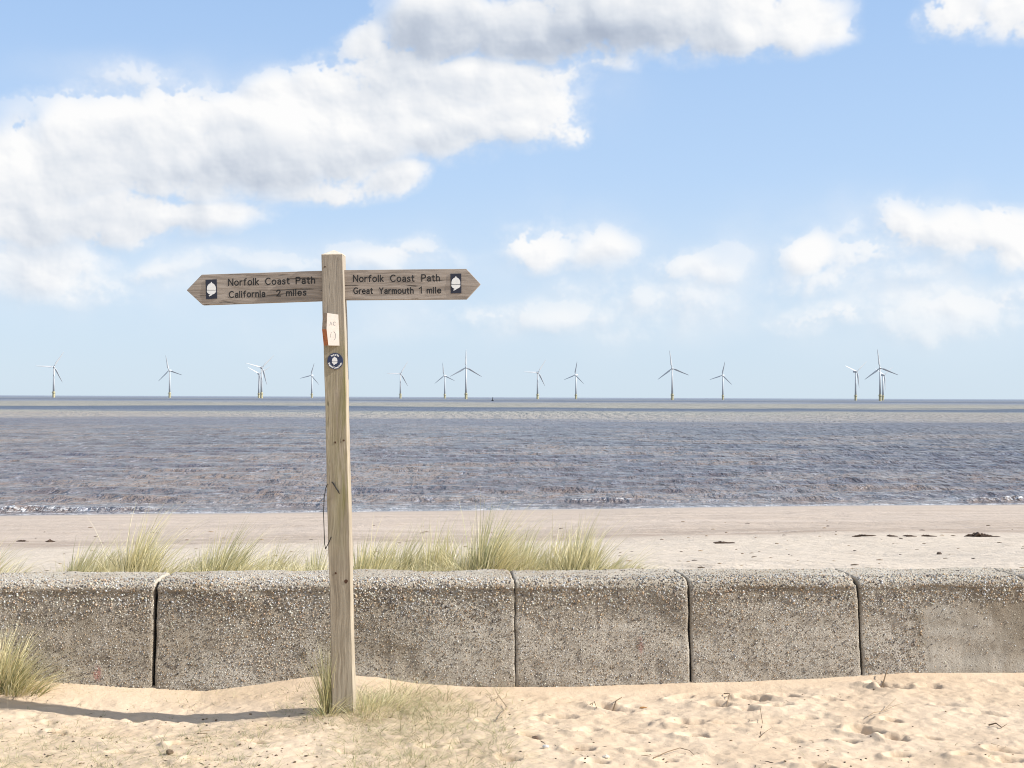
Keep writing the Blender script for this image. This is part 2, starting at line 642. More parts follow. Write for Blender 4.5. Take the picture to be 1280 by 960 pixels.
def wall_material():
    m, M, p = new_mat('exposed_aggregate_concrete')
    c = M.tc()
    cw = M.vec('MULTIPLY_ADD', M.noise(c, 60, 3, .5, 0, out=1), (.008, .008, .008), c)
    v1 = M.vor(cw, 105, 'F1', 'Distance')
    col1 = M.vor(cw, 105, 'F1', 'Color')
    v2 = M.vor(cw, 230, 'F1', 'Distance')
    col2 = M.vor(cw, 230, 'F1', 'Color')
    r1 = M.sep(col1)[0]
    r2 = M.sep(col2)[1]
    peb = [(0.0, (.13, .105, .08)), (.12, (.28, .235, .18)), (.34, (.43, .38, .31)), (.50, (.38, .29, .19)), (.60, (.54, .49, .41)),
           (.78, (.30, .27, .24)), (.86, (.62, .56, .47)), (1.0, (.40, .30, .21))]
    pc1 = M.ramp(r1, peb, 'CONSTANT')
    pc2 = M.ramp(r2, peb, 'CONSTANT')
    big = M.noise(c, 2.3, 4, .6)
    matrix = M.mix(M.noise(c, 400, 3, .6), (.30, .27, .225), (.55, .50, .425))
    rnd = M.n.new('ShaderNodeObjectInfo').outputs['Random']
    zc = M.sep(c)[2]
    gap_shade = M.math('MULTIPLY', M.ss(M.math('MULTIPLY_ADD', big, .5, zc), .50, .74), M.ss(zc, .56, .535))
    matrix = M.mix(M.math('MULTIPLY', gap_shade, .65), matrix, (.19, .155, .115))  # deep shade between the upper pebbles, put into the matrix colour
    m2 = M.ss(v2, .50, .30)
    m1 = M.ss(v1, .46, .34)
    keep = M.ss(M.sep(col1)[2], .30, .36)
    smooth_patch = M.attr('render_coat', 'Fac')
    rough_amt = M.math('SUBTRACT', 1.0, smooth_patch, None, True)
    m1 = M.math('MULTIPLY', M.math('MULTIPLY', m1, keep), rough_amt)
    m2 = M.math('MULTIPLY', m2, M.math('MULTIPLY_ADD', rough_amt, .6, .3))
    col = M.mix(m2, matrix, pc2)
    col = M.mix(m1, col, pc1)
    # broad dirt and lichen tone, darker streaks lower down
    col = M.mix(M.ss(big, .45, .70, 0, .45), col, M.mix(.5, col, (.23, .19, .14)))
    col = M.mix(M.ss(M.noise(c, 5.5, 4, .6), .50, .72, 0, .22), col, (.36, .33, .27))
    stk = M.noise(M.scale(c, (22, 22, 1.2)), 1.0, 4, .6)
    col = M.mix(M.math('MULTIPLY', M.ss(stk, .55, .68), M.math('MULTIPLY', smooth_patch, .45)), col, (.46, .43, .38))
    col = M.mix(M.math('MULTIPLY', smooth_patch, M.ss(M.noise(M.scale(c, (1, 1, .5)), 7, 5, .65), .42, .62, 0, .7)), col, (.25, .225, .185))
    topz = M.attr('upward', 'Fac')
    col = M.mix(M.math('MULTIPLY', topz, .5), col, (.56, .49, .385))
    stain = M.attr('stain', 'Fac')
    col = M.mix(M.math('MULTIPLY', stain, .55), col, M.mix(1.0, col, (.42, .38, .32), 'MULTIPLY'))
    col = M.mix(M.lin(rnd, 0, 1, 0, .22), col, M.mix(1.0, col, (.74, .70, .64), 'MULTIPLY'))
    blot = M.noise(c, 1.6, 5, .62)
    col = M.mix(M.ss(blot, .48, .62, 0, .55), col, M.mix(1.0, col, (.66, .60, .52), 'MULTIPLY'))
    pink = M.attr('red_paint', 'Fac')
    col = M.mix(M.math('MULTIPLY', M.math('MULTIPLY', pink, M.ss(M.noise(c, 140, 3, .6), .35, .55)), .75), col, (.36, .13, .11))
    M.put(p.inputs['Base Color'], col)
    p.inputs['Roughness'].default_value = .92
    p.inputs['Specular IOR Level'].default_value = .15
    h1 = M.math('MULTIPLY', m1, M.math('SUBTRACT', .8, v1))
    h2 = M.math('MULTIPLY', m2, M.math('SUBTRACT', .8, v2))
    h = M.math('MULTIPLY_ADD', h1, 1.0, M.math('MULTIPLY', h2, .5))
    h = M.math('MULTIPLY_ADD', M.noise(c, 300, 3, .6), .25, h)
    M.put(p.inputs['Normal'], M.bump(h, .8, .0065))
    return m


M_WALL = wall_material()


def tint_mat(name, rough=.8, spec=.3, trans=0.0, var=.1, scale=400):
    m, M, p = new_mat(name)
    t = M.attr('tint')
    n = M.noise(M.tc(), scale, 2, .5)
    col = M.mix(1.0, t, M.mix(n, (1 - var,) * 3, (1 + var,) * 3), 'MULTIPLY')
    M.put(p.inputs['Base Color'], col)
    p.inputs['Roughness'].default_value = rough
    p.inputs['Specular IOR Level'].default_value = spec
    if trans:
        tr = M.n.new('ShaderNodeBsdfTranslucent')
        M.put(tr.inputs[0], col)
        mx = M.n.new('ShaderNodeMixShader')
        mx.inputs[0].default_value = trans
        M.l.new(p.outputs[0], mx.inputs[1])
        M.l.new(tr.outputs[0], mx.inputs[2])
        out = [n for n in M.n if n.type == 'OUTPUT_MATERIAL'][0]
        M.l.new(mx.outputs[0], out.inputs[0])
    return m


M_PEBBLE = tint_mat('flint_pebbles', .9, .12, 0, .2, 250)
M_GRASS = tint_mat('marram_blades', .6, .35, .28, .12, 60)
M_DEBRIS = tint_mat('beach_debris', .85, .2, 0, .3, 120)
M_JOINT_SHADE = simple('joint_shade', (.012, .011, .010), .95, .3, 90, .002)  # near-black colour standing for the unlit depth of the wall joints


def sand_material():
    m, M, p = new_mat('dry_pale_sand')
    c = M.tc()
    n1 = M.noise(c, 1.7, 5, .6)
    n2 = M.noise(c, 26, 5, .65)
    n3 = M.noise(c, 900, 2, .6)
    col = M.mix(M.ss(n1, .35, .65), (.585, .44, .30), (.65, .505, .36))
    col = M.mix(M.ss(n2, .5, .78, 0, .35), col, (.45, .345, .235))
    col = M.mix(M.lin(n3, .3, .7, 0, .35), col, (.36, .275, .19))
    v = M.vor(c, 75, 'F1', 'Distance')
    vc = M.sep(M.vor(c, 75, 'F1', 'Color'))
    spk = M.math('MULTIPLY', M.ss(v, .17, .11), M.math('GREATER_THAN', vc[0], .93))
    col = M.mix(M.math('MULTIPLY', spk, .8), col, (.13, .09, .055))
    lit = M.attr('litter', 'Fac')
    ln = M.noise(M.scale(c, (1.0, 2.4, 1)), 34, 6, .7)
    lm = M.math('MULTIPLY', M.ss(ln, .47, .60), lit)
    col = M.mix(M.math('MULTIPLY', lm, .42), col, (.42, .36, .20))
    M.put(p.inputs['Base Color'], col)
    p.inputs['Roughness'].default_value = .95
    p.inputs['Specular IOR Level'].default_value = .15
    h = M.math('ADD', M.math('MULTIPLY', n2, 1.0), M.math('MULTIPLY', n3, .18))
    h = M.math('ADD', h, M.math('MULTIPLY', M.noise(c, 9, 4, .6), .9))
    M.put(p.inputs['Normal'], M.bump(h, .55, .012))
    return m


def beach_material():
    m, M, p = new_mat('beach_sand')
    c = M.tc()
    s = M.attr('shore', 'Fac')                       # metres up the beach from the waterline
    wob = M.noise(M.scale(c, (.12, .5, 1)), 1.0, 4, .6)
    sw = M.math('MULTIPLY_ADD', wob, 4.0, M.math('SUBTRACT', s, 2.0))
    st = M.noise(M.scale(c, (.10, 1.1, 1)), 1.0, 6, .65)
    n1 = M.noise(c, 6, 6, .7)
    dry = M.mix(M.ss(n1, .35, .65), (.455, .38, .295), (.53, .45, .36))
    damp = M.mix(M.ss(st, .3, .7), (.38, .305, .24), (.47, .385, .31))
    dampf = M.ss(sw, 27.5, 23.5)
    col = M.mix(dampf, dry, damp)
    tide = M.math('MULTIPLY', M.ss(sw, 17.5, 22.6), M.ss(sw, 25.8, 24.0))
    col = M.mix(M.math('MULTIPLY', tide, M.ss(M.noise(M.scale(c, (.7, 3, 1)), 1.0, 6, .7), .36, .60, 0, .70)), col, (.27, .205, .15))
    fp = M.noise(M.scale(c, (2.6, 1.3, 1)), 1.0, 5, .75)
    col = M.mix(M.ss(fp, .56, .68, 0, .45), col, (.27, .21, .155))
    wet = M.ss(s, 3.2, .8)
    col = M.mix(M.math('MULTIPLY', wet, .7), col, (.33, .275, .225))
    M.put(p.inputs['Base Color'], col)
    M.put(p.inputs['Roughness'], M.math('MULTIPLY_ADD', M.ss(s, 2.2, .3), -.62, .92))
    p.inputs['Specular IOR Level'].default_value = .3
    hb = M.math('MULTIPLY_ADD', M.noise(M.scale(c, (1.0, .7, 1)), 3.0, 6, .7), 1.0, fp)
    M.put(p.inputs['Normal'], M.bump(M.math('MULTIPLY', hb, M.ss(s, .5, 6)), .5, .10))
    return m


def sea_material():
    m, M, p = new_mat('sea_water')
    c = M.tc()
    y = M.attr('dist', 'Fac')
    s = M.attr('offshore', 'Fac')
    bandn = M.noise(M.comb(M.math('MULTIPLY', M.sep(c)[0], .006), M.math('MULTIPLY', M.math('LOGARITHM', y, 2.718), 3.0), 6.0), 1.0, 6, .6)
    # log distance for the sandbars and currents that band the water
    ly = M.math('LOGARITHM', y, 2.718)
    lw = M.math('MULTIPLY_ADD', bandn, .85, M.math('SUBTRACT', ly, .425))
    deep = (.086, .075, .084)
    brown = (.285, .24, .19)
    oliv = (.29, .265, .205)
    blue = (.10, .115, .15)
    mid = (.125, .104, .105)
    col = M.ramp(M.lin(lw, 3.8, 8.8), [
        (0.0, (.15, .12, .105)), (.06, mid), (.14, (.105, .088, .098)), (.24, deep), (.325, (.11, .10, .12)), (.352, brown), (.40, brown), (.432, oliv),
        (.455, blue), (.495, (.08, .10, .13)), (.522, oliv), (.60, (.25, .235, .20)), (.66, (.20, .21, .23)), (.72, blue), (.78, (.18, .185, .19)), (.90, (.16, .18, .22)), (1.0, (.22, .245, .28))])
    silt = M.noise(M.comb(M.math('MULTIPLY', M.sep(c)[0], .05), M.math('MULTIPLY', ly, 8.5), 2.0), 1.0, 6, .66)
    near = M.ss(y, 260, 150)
    col = M.mix(M.math('MULTIPLY', M.ss(silt, .45, .60), M.math('MULTIPLY', near, .85)), col, (.22, .165, .13))
    # foam: swash at the edge, flecks behind, tiny whitecaps far out
    fa = M.noise(M.scale(c, (1.1, 2.0, 1)), 2.2, 6, .7)
    edge = M.math('MULTIPLY', M.ss(s, .7, .1), M.ss(fa, .42, .62, 0, .6))
    fo = M.attr('foam', 'Fac')
    fb = M.noise(M.scale(c, (2.4, 3.0, 1)), 2.2, 5, .75)
    fl = M.math('MULTIPLY', M.ss(fb, .50, .60), fo)
    streak = M.noise(M.scale(c, (.55, 2.2, 1)), 1.4, 6, .72)
    nf = M.math('MULTIPLY', M.ss(streak, .50, .68), M.ss(s, 8, .5, 0, .6))
    wc = M.noise(M.scale(c, (.05, .012, 1)), 1.0, 3, .8)
    cap = M.math('MULTIPLY', M.ss(wc, .69, .74), M.math('MULTIPLY', M.ss(y, 180, 300), .7))
    foam = M.math('MAXIMUM', M.math('MAXIMUM', edge, fl), M.math('MAXIMUM', nf, cap))
    glint = M.noise(M.comb(M.math('MULTIPLY', M.sep(c)[0], 1.7), M.math('MULTIPLY', ly, 42.0), 9.0), 1.0, 4, .7)
    col = M.mix(M.math('MULTIPLY', M.ss(glint, .53, .70, 0, .55), M.ss(y, 330, 120)), col, (.42, .42, .46))  # pale wave glints painted into the water colour
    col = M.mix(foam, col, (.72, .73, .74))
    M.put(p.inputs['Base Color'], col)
    M.put(p.inputs['Roughness'], M.math('ADD', M.lin(y, 60, 500, .12, .45), M.math('MULTIPLY', foam, .5)))
    p.inputs['IOR'].default_value = 1.33
    M.put(p.inputs['Specular IOR Level'], M.lin(y, 60, 600, .25, .14))
    # chop
    w1 = M.noise(M.scale(c, (1.5, .55, 1)), 1.0, 5, .62, .3)
    w2 = M.noise(M.scale(c, (4.2, 1.5, 1)), 1.0, 4, .65, .2)
    w3 = M.noise(M.scale(c, (.42, .13, 1)), 1.0, 5, .62, .3)
    w4 = M.noise(M.scale(c, (.07, .035, 1)), 1.0, 5, .62, .3)
    cs = M.sep(c)
    lv = M.comb(M.math('MULTIPLY', cs[0], 1.25), M.math('MULTIPLY', ly, 30.0), 0.0)
    w5 = M.noise(lv, 1.0, 5, .62, .25)
    lv2 = M.comb(M.math('MULTIPLY', cs[0], .35), M.math('MULTIPLY', ly, 12.0), 4.0)
    w6 = M.noise(lv2, 1.0, 5, .60, .25)
    h = M.math('ADD', M.math('MULTIPLY', w1, .30), M.math('MULTIPLY', w2, .12))
    nearf = M.ss(y, 330, 150)
    h = M.math('ADD', h, M.math('MULTIPLY', M.math('MULTIPLY', M.math('MULTIPLY', w5, y), nearf), .017))
    h = M.math('ADD', h, M.math('MULTIPLY', M.math('MULTIPLY', M.math('MULTIPLY', w6, y), M.ss(y, 500, 220)), .020))
    h = M.math('MULTIPLY_ADD', M.math('MULTIPLY', w3, M.math('MULTIPLY', M.ss(y, 120, 300), M.ss(y, 800, 350))), 1.6, h)
    h = M.math('MULTIPLY_ADD', M.math('MULTIPLY', w4, M.ss(y, 280, 700)), 6.0, h)
    M.put(p.inputs['Normal'], M.bump(h, 1.0, .95))
    return m


M_SAND = sand_material()
M_BEACH = beach_material()
M_SEA = sea_material()

# ------------------------------------------------------------------ the lie of the land
SEA_Z = -2.53
WA = Vector((-2.66, 7.40))          # line of the wall's rear top edge
WB = Vector((2.80, 7.77))
WDIR = (WB - WA).normalized()
WNRM = Vector((WDIR.y, -WDIR.x))    # towards the camera
WALL_TOP = 0.555


def wall_uv(x, y):
    """distance along the wall and distance in front of (towards camera, +) its rear edge"""
    dx = np.asarray(x, float) - WA.x
    dy = np.asarray(y, float) - WA.y
    return dx * WDIR.x + dy * WDIR.y, dx * WNRM.x + dy * WNRM.y


SHORE_K = .196
SHORE_S = 51.0


def shore_s(x, y):
    """metres up the beach from the mean waterline"""
    x = np.asarray(x, float)
    wig = .55 * fbm(x * .09, x * 0 + 3.1, 3, .5, 5)
    return SHORE_S - (np.asarray(y, float) - SHORE_K * x) + wig


def beach_z(x, y):
    s = shore_s(x, y)
    xs = [-60, -20, 0, 11, 21, 31, 37, 41, 44, 60]
    zs = [-6.0, -3.6, SEA_Z - .02, -1.93, -1.42, -.74, -.16, .22, .42, .46]
    z = np.interp(s, xs, zs)
    land = sst(s, 1, 8)
    z = z + land * (.035 * fbm(np.asarray(x) * .9, np.asarray(y) * .5, 4, .5, 21) + .06 * fbm(np.asarray(x) * .2, np.asarray(y) * .15, 2, .5, 8))
    return z


# sand line along the wall foot, read from the photograph
_pxs = [(-200, 845), (0, 846), (60, 853), (120, 857), (190, 862), (250, 866), (320, 858), (370, 851), (420, 845), (470, 848), (520, 857), (580, 861),
        (640, 862), (720, 861), (800, 859), (870, 856), (940, 855), (1000, 852), (1080, 848), (1140, 844), (1280, 844), (1480, 846)]
_ux, _uz = [], []
for (px_, py_) in _pxs:
    d_ = ray(px_, py_)
    # intersect with the vertical plane 0.585 m in front of the rear edge
    P0 = Vector((WA.x + WNRM.x * .585, WA.y + WNRM.y * .585))
    k_ = (P0.x * WNRM.x + P0.y * WNRM.y) / (d_.x * WNRM.x + d_.y * WNRM.y)
    q_ = Vector((0, 0, CAM_Z)) + d_ * k_
    _ux.append(float(wall_uv(q_.x, q_.y)[0]))
    _uz.append(q_.z)

# footprints and scuffs: (px, py, length, width, depth, angle)
FOOT = []
for (px_, py_, L_, W_, Dp_) in [
        (945, 876, .16, .09, .040), (982, 874, .15, .09, .035), (970, 888, .14, .08, .035), (1103, 868, .15, .11, .055), (1118, 872, .13, .09, .05),
        (1155, 861, .12, .08, .04), (1165, 871, .13, .08, .03), (1190, 861, .20, .09, .022), (1040, 880, .14, .07, .025), (1115, 907, .11, .07, .04),
        (1085, 917, .17, .10, .045), (1120, 925, .12, .09, .05), (1058, 926, .10, .06, .03), (1120, 942, .10, .06, .03), (1020, 958, .16, .09, .04),
        (895, 882, .16, .10, .035), (860, 903, .18, .12, .045), (868, 920, .12, .10, .04), (925, 873, .17, .09, .03), (935, 890, .12, .08, .03),
        (850, 872, .15, .07, .03), (765, 882, .18, .08, .035), (735, 912, .15, .09, .03), (705, 893, .14, .08, .025), (680, 898, .12, .08, .025),
        (660, 921, .12, .07, .035), (725, 935, .14, .08, .045), (745, 952, .12, .08, .04), (785, 915, .14, .08, .025), (800, 936, .12, .07, .02),
        (1205, 945, .11, .06, .03), (1255, 940, .13, .08, .035), (1260, 950, .13, .08, .03), (1165, 925, .10, .06, .025), (1230, 900, .16, .08, .018),
        (640, 945, .10, .06, .025), (215, 908, .13, .08, .03), (230, 925, .12, .08, .035), (75, 905, .10, .06, .03), (150, 935, .12, .07, .03),
        (320, 925, .10, .07, .03), (440, 938, .14, .08, .02), (540, 930, .12, .08, .02), (250, 948, .14, .07, .025), (1075, 890, .18, .10, .02),
        (1010, 900, .12, .07, .02), (990, 925, .12, .07, .018), (960, 905, .13, .07, .02), (905, 905, .12, .08, .025), (1270, 868, .18, .10, .02),
        (820, 888, .14, .08, .02), (1185, 890, .14, .08, .02), (610, 900, .12, .07, .02), (575, 925, .12, .07, .015)]:
    q_ = on_z(px_, py_, .02)
    FOOT.append((q_.x, q_.y, L_, W_, Dp_, random.uniform(-.6, .6)))
for _ in range(26):
    x_ = random.uniform(-3.2, 3.4)
    y_ = random.uniform(4.6, 7.05)
    s_ = random.uniform(.03, .07)
    FOOT.append((x_, y_, s_ * 1.5, s_, s_ * random.uniform(.10, .24) * (1.15 if x_ > -.2 else .9), random.uniform(-1.5, 1.5)))

POST_BASE = at(428.7, 888, 6.55)


def sand_z(x, y, detail=True):
    x = np.asarray(x, float)
    y = np.asarray(y, float)
    u, w = wall_uv(x, y)
    foot = np.interp(u, _ux, _uz)
    k = np.exp(-np.maximum(w - .50, 0) / (.22 - .11 * sst(-x, 1.3, 1.9)))
    base = .012 + .05 * (sst(x, .6, 2.6)) * sst(y, 5.2, 6.6) - .03 * sst(-x, .4, 2.5) * sst(7.0 - y, .0, 1.5) * 0
    # shallow dip the post's shadow runs through
    base = base - .045 * np.exp(-((x + 1.58) / .55) ** 2 - ((y - 6.55) / .45) ** 2)
    base = base + .004 * np.exp(-((x + .72) / .30) ** 2 - ((y - 6.72) / .25) ** 2)
    z = base * (1 - k) + foot * k
    near = sst(w, .52, .75)
    z = z + near * (.020 * fbm(x * 1.8, y * 1.8, 3, .5, 2) + .012 * fbm(x * 6, y * 7.5, 4, .55, 4))
    if detail:
        z = z + near * (.0055 * fbm(x * 22, y * 26, 3, .55, 9))
        for (fx, fy, L, Wd, Dp, a) in FOOT:
            m = (np.abs(x - fx) < L * 1.6) & (np.abs(y - fy) < L * 1.6)
            if not m.any():
                continue
            dx = x[m] - fx
            dy = y[m] - fy
            ca, sa = math.cos(a), math.sin(a)
            p_ = (dx * ca + dy * sa) / (L * .5)
            q2 = (-dx * sa + dy * ca) / (Wd * .5)
            r = np.sqrt(p_ * p_ + q2 * q2) + .45 * fbm(x[m] * 17 + fx * 9, y[m] * 17, 3, .5, 33)
            hole = -Dp * 1.15 * (1 - sst(r, .0, 1.25))
            rim = Dp * .30 * np.exp(-((r - 1.35) / .40) ** 2) * np.clip(.6 - p_ * .5, 0, 1.2)
            z[m] = z[m] + (hole + rim) * near[m]
    z = z - .6 * sst(-w, -.30, .2)          # dives under the wall
    z = z - .3 * sst(3.0 - y, 0, 10)
    return z


def axis_pts(core0, core1, step, lo, hi, grow=1.22):
    a = list(np.arange(core0, core1 + step * .5, step))
    s, p = step, core1
    while p < hi:
        s *= grow
        p += s
        a.append(min(p, hi))
    s, p = step, core0
    while p > lo:
        s *= grow
        p -= s
        a.insert(0, max(p, lo))
    return np.array(a)


# front sand
gx = axis_pts(-3.0, 3.1, .0085, -60, 60, 1.25)
gy = axis_pts(5.1, 7.30, .0085, -30, 7.62, 1.25)
X, Y = np.meshgrid(gx, gy)
Ys = Y + 0 * X
uu, ww = wall_uv(X, Ys)
# far to the sides the sheet follows the wall line
off = (X - WA.x) * (WDIR.y / WDIR.x)
Ys = Ys + off * sst(Y, 6.9, 7.25) * 1.0
Z = sand_z(X, Ys)
lit_mask = np.clip(np.maximum.reduce([
    np.exp(-((X + .35) / .55) ** 2 - ((Ys - 6.1) / .7) ** 2) * 1.1,
    sst(-X, .6, 2.2) * sst(6.6 - Ys, .1, .7),
    np.exp(-((X + .55) / .35) ** 2 - ((Ys - 6.7) / .3) ** 2) * 1.1,
    .8 * sst(-X, .9, 1.5) * sst(Ys, 6.75, 6.95)]) , 0, 1)
V = np.stack([X, Ys, Z], -1).reshape(-1, 3)
sand = build('sand', V, grid_faces(len(gy), len(gx)), M_SAND, smooth=True, attrs={'litter': lit_mask.ravel()})
tag(sand, kind='structure')

# beach behind the wall, running down under the sea
gx = axis_pts(-9, 10, .09, -900, 900, 1.12)
gy = np.concatenate([np.arange(7.10, 12, .06), np.arange(12, 58, .16), np.array([60, 64, 70, 80, 100, 140, 220])])
X, Y = np.meshgrid(gx, gy)
offb = (X - WA.x) * (WDIR.y / WDIR.x) * (1 - sst(Y, 7.3, 9.0))
Yb = Y + offb
Zb = beach_z(X, Yb)
Zb = Zb - .5 * sst(-(wall_uv(X, Yb)[1]), -.05, -.22) 
V = np.stack([X, Yb, Zb], -1).reshape(-1, 3)
beach = build('beach', V, grid_faces(len(gy), len(gx)), M_BEACH, smooth=True, attrs={'shore': shore_s(X, Yb).ravel()})
tag(beach, kind='structure')

# sea: one sheet to the horizon with real waves near the shore
rows = np.concatenate([np.arange(-7.5, 14, .11), 14 + np.cumsum(.11 * 1.0065 ** np.arange(1, 520))])
last = rows[-1]
rows = np.concatenate([rows, last + np.geomspace(8, 90000, 60)])
ncol = 520
uc = np.linspace(-1, 1, ncol)
Sg = rows[:, None] + 0 * uc[None, :]
halfw = 30 + .62 * (rows + 51)
far = np.clip((rows - 400) / 3000, 0, 1)
halfw = halfw * (1 + 2.5 * far)
Xg = uc[None, :] * halfw[:, None]
Yg = Sg + SHORE_S + SHORE_K * Xg * np.exp(-np.maximum(rows, 0) / 220)[:, None]
off_s = -shore_s(Xg, Yg)                       # metres seaward of the mean waterline
fade = np.exp(-np.maximum(Yg - 60, 0) / 260) * sst(off_s, .2, 6)
wph = Yg - .16 * Xg + 2.2 * fbm(Xg * .045, Yg * .06, 3, .5, 41)
amp = (.35 + .65 * (fbm(Xg * .035, Yg * .07, 3, .5, 55) * .5 + .5))
Zs = SEA_Z + fade * (amp * .085 * np.sin(wph * 2 * math.pi / 5.6) + .035 * np.sin((Yg * .9 + .5 * Xg) * 2 * math.pi / 2.7 + fbm(Xg * .2, Yg * .2, 2) * 3)
                     + .10 * fbm(Xg * .55, Yg * .9, 4, .6, 61))
# little shore breakers at both ends of the view and a low roller between them
wavec = 1.35 + .5 * fbm(Xg * .12, 0 * Xg + 7.7, 3, .5, 71)
left = (1 - sst(Xg, -16.5, -9.5))
right = sst(Xg, 17.0, 18.6)
midr = .35 * np.exp(-((Xg + 8) / 2.2) ** 2) + .42 * np.exp(-((Xg - 3.5) / 3.4) ** 2) + .30 * np.exp(-((Xg - 12) / 2.2) ** 2)
brk = np.clip(left + 1.5 * right, 0, 1.5) * (.75 + .5 * fbm(Xg * .6, 0 * Xg + 2.2, 3, .6, 81))
crest = wavec + .0 + 1.4 * (midr > .05) * 0
dd = off_s - crest
shape = np.where(dd < 0, np.exp(-(dd / .28) ** 2), np.exp(-(dd / .9) ** 2))
dd2 = off_s - crest - 1.8
shape2 = np.where(dd2 < 0, np.exp(-(dd2 / .40) ** 2), np.exp(-(dd2 / 1.1) ** 2))
Zs = Zs + .21 * brk * shape + .34 * midr * shape2
foam = np.clip(brk * np.exp(-((dd + .12) / .34) ** 2) * .95 + .35 * midr * np.exp(-((dd2 + .5) / .3) ** 2), 0, 1)
V = np.stack([Xg, Yg, Zs], -1).reshape(-1, 3)
sea = build('sea', V, grid_faces(len(rows), ncol), M_SEA, smooth=True,
            attrs={'dist': Yg.ravel(), 'offshore': off_s.ravel(), 'foam': foam.ravel()})
tag(sea, kind='structure')

# ------------------------------------------------------------------ sea wall
wall_root = empty('sea_wall', (WA.x, WA.y, 0), 'low pebbly concrete sea wall of rounded blocks between the sand and the beach', 'wall')
u_at = lambda px_, py_: None


def wall_point(u, w, z):
    return np.array([WA.x + WDIR.x * u + WNRM.x * w, WA.y + WDIR.y * u + WNRM.y * w, z])


def u_of_px(px_, w, z):
    # along-wall coordinate where the ray column px meets the line (w, z)
    lo, hi = -8.0, 14.0
    for _ in range(50):
        mid_ = (lo + hi) / 2
        p = Vector(wall_point(mid_, w, z)) - Vector((0, 0, CAM_Z))
        c_ = CAM_R.transposed() @ p
        x_ = 640 + F_PX * c_.x / -c_.z
        if x_ < px_:
            lo = mid_
        else:
            hi = mid_
    return (lo + hi) / 2


# cross-section (w towards camera, z): front foot, battered face, rounded shoulder, top, rear
prof = []
for z_ in np.linspace(-.25, WALL_TOP - .05, 34):
    t_ = (z_ + .25) / (WALL_TOP + .18)
    prof.append((.455 + .105 * (1 - t_), z_))
for a_ in np.linspace(0, math.pi / 2, 12)[1:]:
    prof.append((.455 - .058 + .058 * math.cos(a_), WALL_TOP - .05 + .046 * math.sin(a_)))
for w_ in np.linspace(.375, .03, 14):
    prof.append((w_, WALL_TOP - .004 + .004 * (1 - (w_ - .2) ** 2 * 20)))
for a_ in np.linspace(0, math.pi / 2, 5)[1:]:
    prof.append((.03 - .03 * math.sin(a_), WALL_TOP - .03 + .03 * math.cos(a_)))
prof += [(-.004, .40), (-.01, .2), (-.01, -.25)]
prof = np.array(prof)
ptan = np.gradient(prof, axis=0)
pn = np.stack([ptan[:, 1], -ptan[:, 0]], -1)
pn /= np.linalg.norm(pn, axis=1)[:, None]
pn[pn[:, 0] * 0 != 0] = 0

JU = [u_of_px(p, .48, .25) for p in (193.5, 424, 644, 862, 1075)]
step_u = JU[3] - JU[2]
JU = [JU[0] - 2 * step_u, JU[0] - step_u] + JU + [JU[-1] + step_u, JU[-1] + 2 * step_u]
GAPS = [.010, .010, .014, .008, .004, .009, .010, .010, .010]

peb_cols = np.array([(.38, .35, .31), (.28, .26, .24), (.52, .48, .43), (.31, .225, .145), (.37, .275, .18), (.18, .15, .13), (.33, .29, .23),
                     (.50, .46, .39), (.25, .22, .18), (.33, .245, .18), (.42, .37, .29), (.09, .08, .075), (.44, .41, .37)])
_ico = bmesh.new()
bmesh.ops.create_icosphere(_ico, subdivisions=1, radius=1.0)
ICO_V = np.array([v.co[:] for v in _ico.verts])
ICO_F = np.array([[v.index for v in f.verts] for f in _ico.faces])
_ico.free()


def wall_surface(u, t, ublock, seed):
    """point and outward normal of block surface at along coordinate u and profile index t"""
    i = np.clip(np.floor(t).astype(int), 0, len(prof) - 2)
    f = (t - i)[:, None]
    p = prof[i] * (1 - f) + prof[i + 1] * f
    n = pn[i] * (1 - f) + pn[i + 1] * f
    return p, n


def undul(u, t):
    return .009 * fbm(u * 3.1, t * .22, 3, .5, 90) + .0055 * fbm(u * 16, t * .7, 4, .65, 91)


pink_spots = [(121, 843, .020, .034), (802, 808, .011, .045)]
pink_uz = []
for (a_, b_, sx_, sz_) in pink_spots:
    uu_ = u_of_px(a_, .52, .12)
    d_ = ray(a_, b_)
    yy_ = wall_point(uu_, .52, 0)[1]
    pink_uz.append((uu_, CAM_Z + d_.z * yy_ / d_.y, sx_, sz_))
COAT_U = u_of_px(1157, .5, .2)

